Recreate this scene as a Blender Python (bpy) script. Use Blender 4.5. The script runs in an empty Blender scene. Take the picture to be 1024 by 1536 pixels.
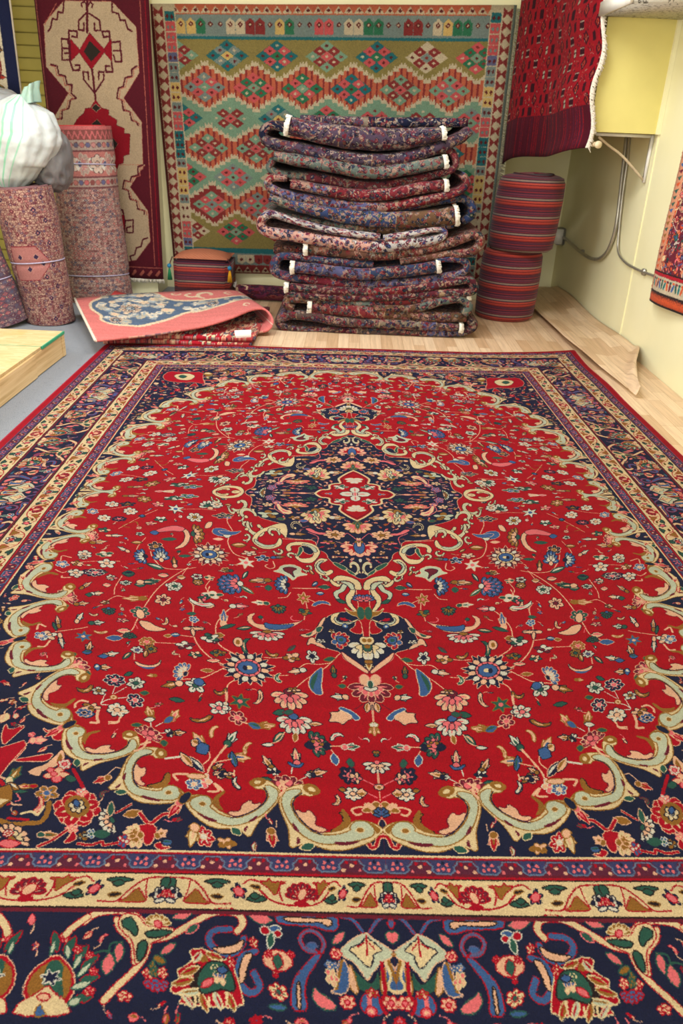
import bpy, bmesh, math, random
import numpy as np
from mathutils import Vector, Matrix, Euler
PI = math.pi
C = bpy.context.scene.collection
sc = bpy.context.scene

# ---------------------------------------------------------------- camera, world, lights, exposure
PITCH, ROLL, FPX, EYE = 0.45683810, 0.04321960, 1183.1587, 1.3
cd = bpy.data.cameras.new('camera'); cam = bpy.data.objects.new('camera', cd); C.objects.link(cam)
fw = Vector((0, math.cos(PITCH), -math.sin(PITCH))); dn = Vector((0, -math.sin(PITCH), -math.cos(PITCH))); rt = Vector((1, 0, 0))
cr, sr = math.cos(ROLL), math.sin(ROLL)
cx_, cy_ = cr*rt-sr*dn, -(sr*rt+cr*dn)
m = Matrix((cx_, cy_, -fw)).transposed().to_4x4(); m.translation = (0, 0, EYE); cam.matrix_world = m
cd.sensor_fit = 'VERTICAL'; cd.sensor_height = 36; cd.lens = 36*FPX/1536; cd.clip_start = .05
cd.dof.use_dof = True; cd.dof.focus_distance = 2.4; cd.dof.aperture_fstop = 7.0
sc.camera = cam
sc.view_settings.view_transform = 'Standard'; sc.view_settings.look = 'None'
sc.view_settings.gamma = 1; sc.view_settings.use_curve_mapping = False
sc.view_settings.exposure = 0.0
w = bpy.data.worlds.new('world'); sc.world = w; w.use_nodes = True
w.node_tree.nodes['Background'].inputs[0].default_value = (.96, .98, 1, 1)
w.node_tree.nodes['Background'].inputs[1].default_value = .25
def area(name, loc, rot, sx, sy, power, col=(.97, .985, 1)):
    d = bpy.data.lights.new(name, 'AREA'); d.shape = 'RECTANGLE'; d.size = sx; d.size_y = sy; d.energy = power; d.color = col
    o = bpy.data.objects.new(name, d); C.objects.link(o); o.location = loc; o.rotation_euler = rot; return o
# fluorescent ceiling panels of the shop, and the shop window behind the photographer
LAMPS = [(-1.0, 1.2, 8), (.8, 1.2, 8), (-1.3, 4.1, 50), (.3, 4.4, 48), (-1.0, -1.2, 8), (.8, -1.2, 8)]
for i, (x, y, p) in enumerate(LAMPS): area('panel_light', (x, y, 2.70), (0, 0, 0), 1.1, .55, p)
area('shop_window_light', (-.6, -2.35, 1.5), (math.radians(82), 0, 0), 3.2, 1.6, 125, (.96, .98, 1))
area('left_fill_light', (-3.1, 2.9, 1.7), (math.radians(86), 0, math.radians(-90)), 3.2, 1.5, 62, (.98, .99, 1))  # added fill from the left to brighten the right wall, no visible source

# ---------------------------------------------------------------- helpers
def bs(n, k, v):
    if k in n.inputs: n.inputs[k].default_value = v
def srgb(c):
    f = lambda x: (x/255/12.92) if x/255 <= .04045 else ((x/255+.055)/1.055)**2.4
    return (f(c[0]), f(c[1]), f(c[2]), 1)
class NT:
    def __init__(s, name, rough=.8, sheen=0, metal=0, spec=.3):
        s.m = bpy.data.materials.new(name); s.m.use_nodes = True; s.t = s.m.node_tree; s.b = s.t.nodes['Principled BSDF']
        bs(s.b, 'Roughness', rough); bs(s.b, 'Metallic', metal); bs(s.b, 'Sheen Weight', sheen); bs(s.b, 'Specular IOR Level', spec)
    def n(s, typ, **k):
        q = s.t.nodes.new('ShaderNode'+typ)
        for a, b in k.items(): setattr(q, a, b)
        return q
    def l(s, a, b): s.t.links.new(a, b)
    def coord(s, out='Object', scale=(1, 1, 1), rot=(0, 0, 0)):
        tc = s.n('TexCoord'); mp = s.n('Mapping'); s.l(tc.outputs[out], mp.inputs[0])
        mp.inputs['Scale'].default_value = scale; mp.inputs['Rotation'].default_value = rot; return mp.outputs[0]
    def noise(s, co, scale, detail=3, rough=.55):
        q = s.n('TexNoise'); s.l(co, q.inputs['Vector']); q.inputs['Scale'].default_value = scale; q.inputs['Detail'].default_value = detail
        q.inputs['Roughness'].default_value = rough; return q.outputs[0]
    def ramp(s, fac, stops, mode='LINEAR'):
        q = s.n('ValToRGB'); q.color_ramp.interpolation = mode; e = q.color_ramp.elements
        while len(e) < len(stops): e.new(.5)
        for i, (p, c) in enumerate(stops): e[i].position = p; e[i].color = c if len(c) == 4 else (*c, 1)
        s.l(fac, q.inputs[0]); return q.outputs[0]
    def mix(s, fac, a, b, mode='MIX'):
        q = s.n('Mix', data_type='RGBA', blend_type=mode)
        for v, i in ((fac, 0), (a, 6), (b, 7)):
            if hasattr(v, 'links'): s.l(v, q.inputs[i])
            else: q.inputs[i].default_value = v
        return q.outputs[2]
    def col(s, c): s.l(c, s.b.inputs['Base Color']); return s
    def bump(s, h, strength=.3, dist=.002):
        q = s.n('Bump'); q.inputs['Strength'].default_value = strength; q.inputs['Distance'].default_value = dist
        s.l(h, q.inputs['Height']); s.l(q.outputs[0], s.b.inputs['Normal']); return s
def plain(name, c, rough=.6, var=.12, scale=40, metal=0, bump=.15, spec=.3):
    t = NT(name, rough, 0, metal, spec); co = t.coord(); n = t.noise(co, scale, 4)
    c = srgb(c); lo = tuple(x*(1-var) for x in c[:3])+(1,); hi = tuple(min(1, x*(1+var)) for x in c[:3])+(1,)
    t.col(t.ramp(n, [(.3, lo), (.7, hi)]))
    if bump: t.bump(n, bump, .002)
    return t.m
def cloth_image(name, im, rough=.92, sheen=.05, val=1.0, sat=1.0, pile=900, bumpd=.0015, abrash=.12, interp='Linear'):
    """pile rug: woven pattern sheet x small tonal changes of the wool"""
    t = NT(name, rough, sheen, 0, .15); uv = t.n('UVMap').outputs[0]
    tx = t.n('TexImage', image=im, interpolation=interp); t.l(uv, tx.inputs[0])
    co = t.coord(); n1 = t.noise(co, pile, 2); n2 = t.noise(t.coord(scale=(1, 9, 1)), 2.2, 4)
    v = t.ramp(n1, [(.3, (.80,)*3), (.7, (1.14,)*3)]); v2 = t.ramp(n2, [(.3, (1-abrash,)*3), (.7, (1+abrash*.6,)*3)])
    c = t.mix(1.0, t.mix(1.0, tx.outputs[0], v, 'MULTIPLY'), v2, 'MULTIPLY')
    h = t.n('HueSaturation'); h.inputs['Value'].default_value = val; h.inputs['Saturation'].default_value = sat; t.l(c, h.inputs['Color'])
    t.col(h.outputs[0]); t.bump(n1, .5, bumpd); bs(t.b, 'Sheen Roughness', .5); return t.m

def obj(name, bm, mat, parent=None, smooth=True, loc=None):
    me = bpy.data.meshes.new(name); bmesh.ops.recalc_face_normals(bm, faces=bm.faces) if smooth is not None else None
    bm.to_mesh(me); bm.free()
    if smooth:
        for p in me.polygons: p.use_smooth = True
    for mm in (mat if isinstance(mat, (list, tuple)) else [mat]): me.materials.append(mm)
    o = bpy.data.objects.new(name, me); C.objects.link(o)
    if parent is not None: o.parent = parent; o.matrix_parent_inverse = parent.matrix_world.inverted()
    return o
def mark(o, label=None, cat=None, group=None, kind=None):
    for k, v in (('label', label), ('category', cat), ('group', group), ('kind', kind)):
        if v: o[k] = v
    return o
def thing(name, loc, label, cat, group=None):
    o = bpy.data.objects.new(name, None); C.objects.link(o); o.empty_display_size = .1
    o.matrix_world = Matrix.Translation(loc); bpy.context.view_layer.update(); return mark(o, label, cat, group)
def box_bm(x0, x1, y0, y1, z0, z1, bev=0, bm=None):
    bm = bm or bmesh.new(); r = bmesh.ops.create_cube(bm, size=1)['verts']
    for v in r: v.co = Vector(((x0+x1)/2+v.co.x*(x1-x0), (y0+y1)/2+v.co.y*(y1-y0), (z0+z1)/2+v.co.z*(z1-z0)))
    if bev: bmesh.ops.bevel(bm, geom=list({e for v in r for e in v.link_edges}), offset=bev, segments=2, affect='EDGES')
    return bm
def smooth_path(P, k=5): return spline(np.array(P, float), k)
def tube_bm(path, r, seg=8, bm=None, caps=True):
    bm = bm or bmesh.new(); P = [Vector(p) for p in path]; rings = []; up = Vector((0, 0, 1)); last = None
    for i, p in enumerate(P):
        t = (P[min(i+1, len(P)-1)]-P[max(i-1, 0)]).normalized()
        if last is None: a = t.cross(up if abs(t.z) < .9 else Vector((1, 0, 0))).normalized()
        else: a = (last-t*last.dot(t)).normalized()
        last = a; b = t.cross(a); rr = r(i/(len(P)-1)) if callable(r) else r
        rings.append([bm.verts.new(p+rr*(math.cos(2*PI*k/seg)*a+math.sin(2*PI*k/seg)*b)) for k in range(seg)])
    for A, B in zip(rings, rings[1:]):
        for k in range(seg): bm.faces.new((A[k], A[(k+1) % seg], B[(k+1) % seg], B[k]))
    if caps: bm.faces.new(rings[0][::-1]); bm.faces.new(rings[-1])
    return bm
def grid_bm(nu, nv, f, uvf=None, thick=0, wrap=False):
    """surface f(s,t)->(x,y,z) for s,t in 0..1 with UVs; thick extrudes along -normal"""
    bm = bmesh.new(); L = bm.loops.layers.uv.new('UVMap')
    V = [[bm.verts.new(f(i/nu, j/nv)) for i in range(nu+(0 if wrap else 1))] for j in range(nv+1)]
    for j in range(nv):
        for i in range(nu):
            ii = (i+1) % nu if wrap else i+1
            fc = bm.faces.new((V[j][i], V[j][ii], V[j+1][ii], V[j+1][i]))
            for lp, (a, b) in zip(fc.loops, ((i, j), (i+1, j), (i+1, j+1), (i, j+1))):
                lp[L].uv = uvf(a/nu, b/nv) if uvf else (a/nu, b/nv)
    return bm
def solid(o, th, off=-1):
    md = o.modifiers.new('thickness', 'SOLIDIFY'); md.thickness = th; md.offset = off; return o

# ---------------------------------------------------------------- pattern engine (numpy only)
PAL = {'R':(168,8,28),'r':(170,22,40),'N':(24,29,58),'n':(30,26,44),'C':(222,198,154),'c':(232,196,160),
       'G':(188,194,170),'P':(226,112,118),'B':(62,94,146),'T':(42,86,74),'O':(146,100,44),'M':(104,28,46),
       'K':(228,178,146),'W':(212,206,190),'V':(92,92,134),'o':(176,58,40),'D':(38,24,26),'p':(92,34,58),
       'q':(58,58,100),'w':(232,226,210),'g':(92,124,104),'y':(214,170,84),'t':(34,112,112),'b':(190,176,150),'l':(96,116,146)}
KEYS = list(PAL); KI = {k: i for i, k in enumerate(KEYS)}

def chaikin(p, it=1, closed=True):
    for _ in range(it):
        q = np.roll(p, -1, 0)
        if not closed:
            a = p[:-1]; b = p[1:]
            p = np.vstack([p[:1], np.stack([a*.75+b*.25, a*.25+b*.75], 1).reshape(-1, 2), p[-1:]])
        else:
            p = np.stack([p*.78+q*.22, p*.22+q*.78], 1).reshape(-1, 2)
    return p

def fill(A, p, col, ol=None, ow=2):
    H, W = A.shape
    x0 = max(int(p[:, 0].min())-ow-1, 0); x1 = min(int(p[:, 0].max())+ow+2, W)
    y0 = max(int(p[:, 1].min())-ow-1, 0); y1 = min(int(p[:, 1].max())+ow+2, H)
    if x1 <= x0 or y1 <= y0: return
    X = np.arange(x0, x1)[None, :]+.5; Y = np.arange(y0, y1)[:, None]+.5
    M = np.zeros((y1-y0, x1-x0), bool)
    ax, ay = p[-1]
    for bx, by in p:
        if ay != by:
            M ^= ((ay > Y) != (by > Y)) & (X < (bx-ax)*(Y-ay)/(by-ay)+ax)
        ax, ay = bx, by
    put(A, M, x0, y0, col, ol, ow)

def put(A, M, x0, y0, col, ol, ow):
    S = A[y0:y0+M.shape[0], x0:x0+M.shape[1]]
    if ol is not None:
        D = M.copy()
        for k in range(ow):
            E = D.copy()
            E[1:] |= D[:-1]; E[:-1] |= D[1:]; E[:, 1:] |= D[:, :-1]; E[:, :-1] |= D[:, 1:]
            D = E
        S[D & ~M] = KI[ol]
    S[M] = KI[col]

def stroke(A, p, r, col, ol=None, ow=1):
    H, W = A.shape
    m = r+ow+1
    x0 = max(int(p[:, 0].min()-m), 0); x1 = min(int(p[:, 0].max()+m)+2, W)
    y0 = max(int(p[:, 1].min()-m), 0); y1 = min(int(p[:, 1].max()+m)+2, H)
    if x1 <= x0 or y1 <= y0: return
    M = np.zeros((y1-y0, x1-x0), bool)
    for a, b in zip(p[:-1], p[1:]):
        u0 = max(int(min(a[0], b[0])-m), x0); u1 = min(int(max(a[0], b[0])+m)+2, x1)
        v0 = max(int(min(a[1], b[1])-m), y0); v1 = min(int(max(a[1], b[1])+m)+2, y1)
        if u1 <= u0 or v1 <= v0: continue
        X = np.arange(u0, u1)[None, :]+.5-a[0]; Y = np.arange(v0, v1)[:, None]+.5-a[1]
        d = b-a; L = max(d@d, 1e-9); t = np.clip((X*d[0]+Y*d[1])/L, 0, 1)
        M[v0-y0:v1-y0, u0-x0:u1-x0] |= (X-t*d[0])**2+(Y-t*d[1])**2 < r*r
    put(A, M, x0, y0, col, ol, ow)

def spline(p, k=4):
    q = np.vstack([2*p[0]-p[1], p, 2*p[-1]-p[-2]]); out = []
    for i in range(1, len(q)-2):
        a, b, c, d = q[i-1:i+3]
        for t in np.arange(k)/k:
            out.append(.5*((2*b)+(c-a)*t+(2*a-5*b+4*c-d)*t*t+(3*b-a-3*c+d)*t**3))
    out.append(q[-2]); return np.array(out)

def ell(cx, cy, rx, ry, a=0, n=10):
    t = np.arange(n)*2*math.pi/n; x = rx*np.cos(t); y = ry*np.sin(t)
    return np.stack([cx+x*math.cos(a)-y*math.sin(a), cy+x*math.sin(a)+y*math.cos(a)], 1)
def lance(r0, r1, w, a, c=(0, 0)):
    p = np.array([(r0, 0), (r0+(r1-r0)*.3, w), (r0+(r1-r0)*.6, w*.9), (r1, 0), (r0+(r1-r0)*.6, -w*.9), (r0+(r1-r0)*.3, -w)])
    return np.stack([c[0]+p[:, 0]*math.cos(a)-p[:, 1]*math.sin(a), c[1]+p[:, 0]*math.sin(a)+p[:, 1]*math.cos(a)], 1)

def stamp(kind, cols, seed=0):
    """list of (colour, outline, polygon) in unit coordinates, +x towards the tip"""
    o = cols[-1]; c = cols[:-1]; c = c+c[-1]*4; R = []; rnd = random.Random(seed); J = lambda s=.08: rnd.uniform(-s, s)
    if kind in ('fl', 'ros'):
        n = rnd.choice((5, 6, 7)); ph = rnd.random()
        for k in range(n): R.append((c[0], o, ell(.6*math.cos(ph+k*2*math.pi/n), .6*math.sin(ph+k*2*math.pi/n), .42+J(), .33+J(.05), ph+k*2*math.pi/n, 8)))
        for k in range(n): R.append((c[0], None, ell(.55*math.cos(ph+k*2*math.pi/n), .55*math.sin(ph+k*2*math.pi/n), .4, .24, ph+k*2*math.pi/n, 8)))
        for k in range(n): R.append((c[1], None, lance(.3, .8, .07, ph+k*2*math.pi/n)))
        R.append((c[1], o, ell(0, 0, .3, .3))); R.append((c[2], None, ell(0, 0, .13, .13, 0, 6)))
    elif kind == 'st':
        p = []
        for k in range(12):
            r = 1.0+J() if k % 2 == 0 else .42
            p.append((r*math.cos(k*math.pi/6+.3), r*math.sin(k*math.pi/6+.3)))
        R.append((c[0], o, np.array(p))); R.append((c[1], None, ell(0, 0, .25, .25)))
    elif kind == 'pal':
        for k in (-3, 3, -2, 2, -1, 1, 0):
            a = k*.52; R.append((c[0], o, ell(-.35+.92*math.cos(a), .74*math.sin(a), .42, .24, a*.85, 8)))
        for k in (-3, 3, -2, 2, -1, 1, 0):
            a = k*.52; R.append((c[1], None, lance(.35, 1.12, .07, a, (-.35, 0))*(1, .82)))
        for k in (-2, 2, -1, 1, 0):
            a = k*.55; R.append((c[1], o if k in (0, 2, -2) else None, ell(-.4+.5*math.cos(a), .42*math.sin(a), .28, .18, a, 8)))
        R.append((c[2], o, ell(-.6, 0, .26, .3)))
    elif kind == 'tul':
        R.append((c[0], o, lance(-.5, .85, .3, .75, (-.25, 0)))); R.append((c[0], o, lance(-.5, .85, .3, -.75, (-.25, 0))))
        R.append((c[0], o, lance(-.6, 1.0, .34, 0)))
        R.append((c[1], None, lance(-.4, .5, .14, 0)))
        R.append((c[1], o, ell(-.62, 0, .34, .42)))
    elif kind == 'lf':
        p = np.array([(-1, 0), (-.5, .7), (.1, .95), (.6, .55), (1, 0), (.6, -.5), (.1, -.85), (-.5, -.75)])
        R.append((c[0], o, p)); 
        if c[1] != c[0]: R.append((c[1], None, np.array([(-.8, -.05), (0, .05), (.8, 0), (.1, -.6), (-.5, -.5)])))
    elif kind == 'cm':
        p = np.array([(-1, -.1), (-.7, .6), (-.1, 1), (.55, .7), (.95, 0), (1, -.9), (.7, -.3), (.25, .1), (-.3, 0), (-.7, -.4)])
        R.append((c[0], o, p))
        if c[1] != c[0]: R.append((c[1], None, np.array([(-.7, .1), (-.1, .65), (.5, .4), (.2, .3), (-.3, .2)])))
    elif kind == 'bud':
        R.append((c[0], o, ell(0, 0, 1, 1, 0, 12)))
        if c[1] != c[0]: R.append((c[1], None, ell(.05, 0, .5, .5)))
    elif kind == 'clu':
        n = 5; ph = rnd.random()*6
        for k in range(n):
            a = ph+k*2*math.pi/n; r = .55+J(.12); R.append((c[0] if k % 3 else c[1], o, ell(r*math.cos(a), r*math.sin(a), .46+J(), .32+J(), a, 8)))
        R.append((c[0], None, ell(0, 0, .45, .4))); R.append((c[1], o, ell(J(.2), J(.2), .24, .26)))
    elif kind == 'big':
        for k in range(18):
            a = k*2*math.pi/18; R.append((c[0], 'K', lance(.3, 1.0+.12*(k % 2), .13, a+.1+.06*(k % 3))))
        for k in range(12):
            a = (k+.5)*2*math.pi/12; R.append((c[1] if k % 2 else 'W', 'n', ell(.68*math.cos(a), .68*math.sin(a), .17, .13, a, 8)))
        R.append((c[2], 'n', ell(0, 0, .52, .52, 0, 16)))
        for k in range(12):
            a = k*2*math.pi/12; R.append(('M', None, lance(.38, .52, .03, a)))
        R.append((c[3], 'n', ell(0, 0, .40, .38, 0, 12))); R.append(('C', None, ell(-.05, 0, .14, .12))); R.append(('N', None, ell(.12, .02, .1, .16)))
    elif kind == 'curl':
        t = np.linspace(0, 4.6, 16); r = 1-.62*t/4.6; w = .12+.09*np.sin(t/4.6*math.pi)
        ou = np.stack([(r+w)*np.cos(t), (r+w)*np.sin(t)], 1); inn = np.stack([(r-w)*np.cos(t), (r-w)*np.sin(t)], 1)
        R.append((c[0], o, np.vstack([ou, inn[::-1]]))); w = w*.45
        ou = np.stack([(r+w)*np.cos(t), (r+w)*np.sin(t)], 1); inn = np.stack([(r-w)*np.cos(t), (r-w)*np.sin(t)], 1)
        R.append((c[1], None, np.vstack([ou, inn[::-1]])))
        a = t[-1]; R.append((c[0], o, ell(.36*math.cos(a), .36*math.sin(a), .2, .2)))
        R.append((c[0], o, lance(.9, 1.35, .14, .9)))
    return R

def parse(txt):
    out = []
    for L in txt.strip().split('\n'):
        t = L.split()
        if t[0] == 'P': out.append(('P', t[1], None, np.array(t[2:], float).reshape(-1, 2)))
        elif t[0] == 'V': out.append(('V', t[1], float(t[2]), np.array(t[3:], float).reshape(-1, 2)))
        else: out.append((t[0], t[1], None, np.array(t[2:], float)))
    return out

def draw(A, items, T, px, curved=True):
    """T maps pattern millimetres to sheet millimetres; px = mm per pixel"""
    ow = max(1, int(round(2.1/px)))
    for i, (k, c, wd, d) in enumerate(items):
        if k == 'P': fill(A, T(chaikin(d) if curved else d)/px, c[0], None if c[1] == '-' else c[1], ow)
        elif k == 'V': stroke(A, T(spline(d) if curved else d)/px, max(wd/px*.62, .75), c[0])
        else:
            o, a, s = d[:2], d[2:4], d[4:6]
            for col, ol, p in stamp(k, c.replace('-', 'n'), int(abs(d[0])*7+abs(d[1]))):
                q = o+p[:, :1]*a+p[:, 1:]*s
                fill(A, T(q)/px, col, ol, ow)

def to_image(name, A, jitter=1, seed=0, pal=None):
    H, W = A.shape; rs = np.random.RandomState(seed)
    if jitter:
        jy = rs.randint(-jitter, jitter+1, A.shape); jx = rs.randint(-jitter, jitter+1, A.shape)
        # knots: the pattern steps at the scale of single knots
        yy = np.clip(np.arange(H)[:, None]+jy, 0, H-1); xx = np.clip(np.arange(W)[None, :]+jx, 0, W-1)
        B = A[yy, xx]; keep = rs.rand(H, W) < .6; A = np.where(keep, A, B)
    P = dict(PAL); P.update(pal or {})
    lut = np.array([P[k] for k in KEYS], np.float32)/255
    rgb = lut[A]*(1+rs.normal(0, .05, (H, W, 1)).astype(np.float32))
    out = np.ones((H, W, 4), np.float32); out[..., :3] = np.clip(rgb, 0, 1)
    im = bpy.data.images.new(name, W, H); im.pixels.foreach_set(out[::-1].ravel()); im.pack(); return im

def sprinkle(A, bgs, x0, x1, y0, y1, gap, size, cols, seed, px):
    """small sprigs wherever the ground is still empty"""
    rnd = random.Random(seed); g = int(gap/px); bk = [KI[b] for b in bgs]
    for i in range(int((x1-x0)*(y1-y0)/(gap*gap)*1.3)):
        x = rnd.uniform(x0, x1)/px; y = rnd.uniform(y0, y1)/px; xi, yi = int(x), int(y)
        S = A[max(yi-g//2, 0):yi+g//2, max(xi-g//2, 0):xi+g//2]
        if S.size == 0 or S[0, 0] not in bk or (S != S[0, 0]).any(): continue
        r = size*rnd.uniform(.8, 1.25)/px; a = rnd.uniform(0, 6.28); cc = ''.join(rnd.choice(cols) for _ in range(3))+('n' if S[0, 0] != KI['N'] else 'r')
        ca, sa = math.cos(a), math.sin(a); sy = rnd.uniform(.45, .9)
        stroke(A, spline(np.array([(x, y), (x-ca*r*1.3+sa*r*.4, y-sa*r*1.3-ca*r*.4), (x-ca*r*2.3, y-sa*r*2.3)])), .9, rnd.choice('KPK'))
        for col, ol, p in stamp(rnd.choice(('tul', 'lf', 'lf', 'fl', 'cm', 'clu', 'tul')), cc, i):
            q = np.stack([p[:, 0]*ca-p[:, 1]*sa*sy, p[:, 0]*sa+p[:, 1]*ca*sy], 1)*r+(x, y); fill(A, q, col, ol, 1)

def florals(W, H, bg, seed, cols='KWCPBTOM', px=4.0, border=None, scale=1.0, bands=True, dens=1.25):
    """a small all-over floral carpet sheet, W x H millimetres"""
    A = np.full((int(H/px), int(W/px)), KI[bg], np.uint8); rnd = random.Random(seed)
    if bands:                                   # broad bands where border, guard and field meet
        x = 0
        while x < W:
            w = rnd.choice((50, 110, 260, 480, 700)); c = rnd.choice(bands if isinstance(bands, str) else bg*3+'NKM')
            A[:, int(x/px):int((x+w)/px)] = KI[c]; A[:, int(x/px):int(x/px)+2] = KI['C']; x += w
    n = int(W*H/(42*scale)**2*dens); kinds = ['fl', 'pal', 'tul', 'clu', 'lf', 'cm', 'st', 'bud', 'curl']
    for i in range(n//4):
        x, y = rnd.uniform(0, W), rnd.uniform(0, H); a = rnd.uniform(0, 6.28); p = [(x, y)]
        for k in range(4):
            a += rnd.uniform(-.9, .9); x += 32*scale*math.cos(a); y += 32*scale*math.sin(a); p.append((x, y))
        stroke(A, spline(np.array(p))/px, 1.0, rnd.choice('KCWM'))
    for i in range(n):
        x, y = rnd.uniform(0, W), rnd.uniform(0, H); r = rnd.uniform(15, 30)*scale; a = rnd.uniform(0, 6.28)
        cc = ''.join(rnd.choice(cols) for _ in range(3))+rnd.choice('nnKr')
        for col, ol, p in stamp(rnd.choice(kinds), cc, i):
            q = np.array([x, y])+r*np.stack([p[:, 0]*math.cos(a)-p[:, 1]*math.sin(a)*.8, p[:, 0]*math.sin(a)+p[:, 1]*math.cos(a)*.8], 1)
            fill(A, q/px, col, ol, 1)
    return A

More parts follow.
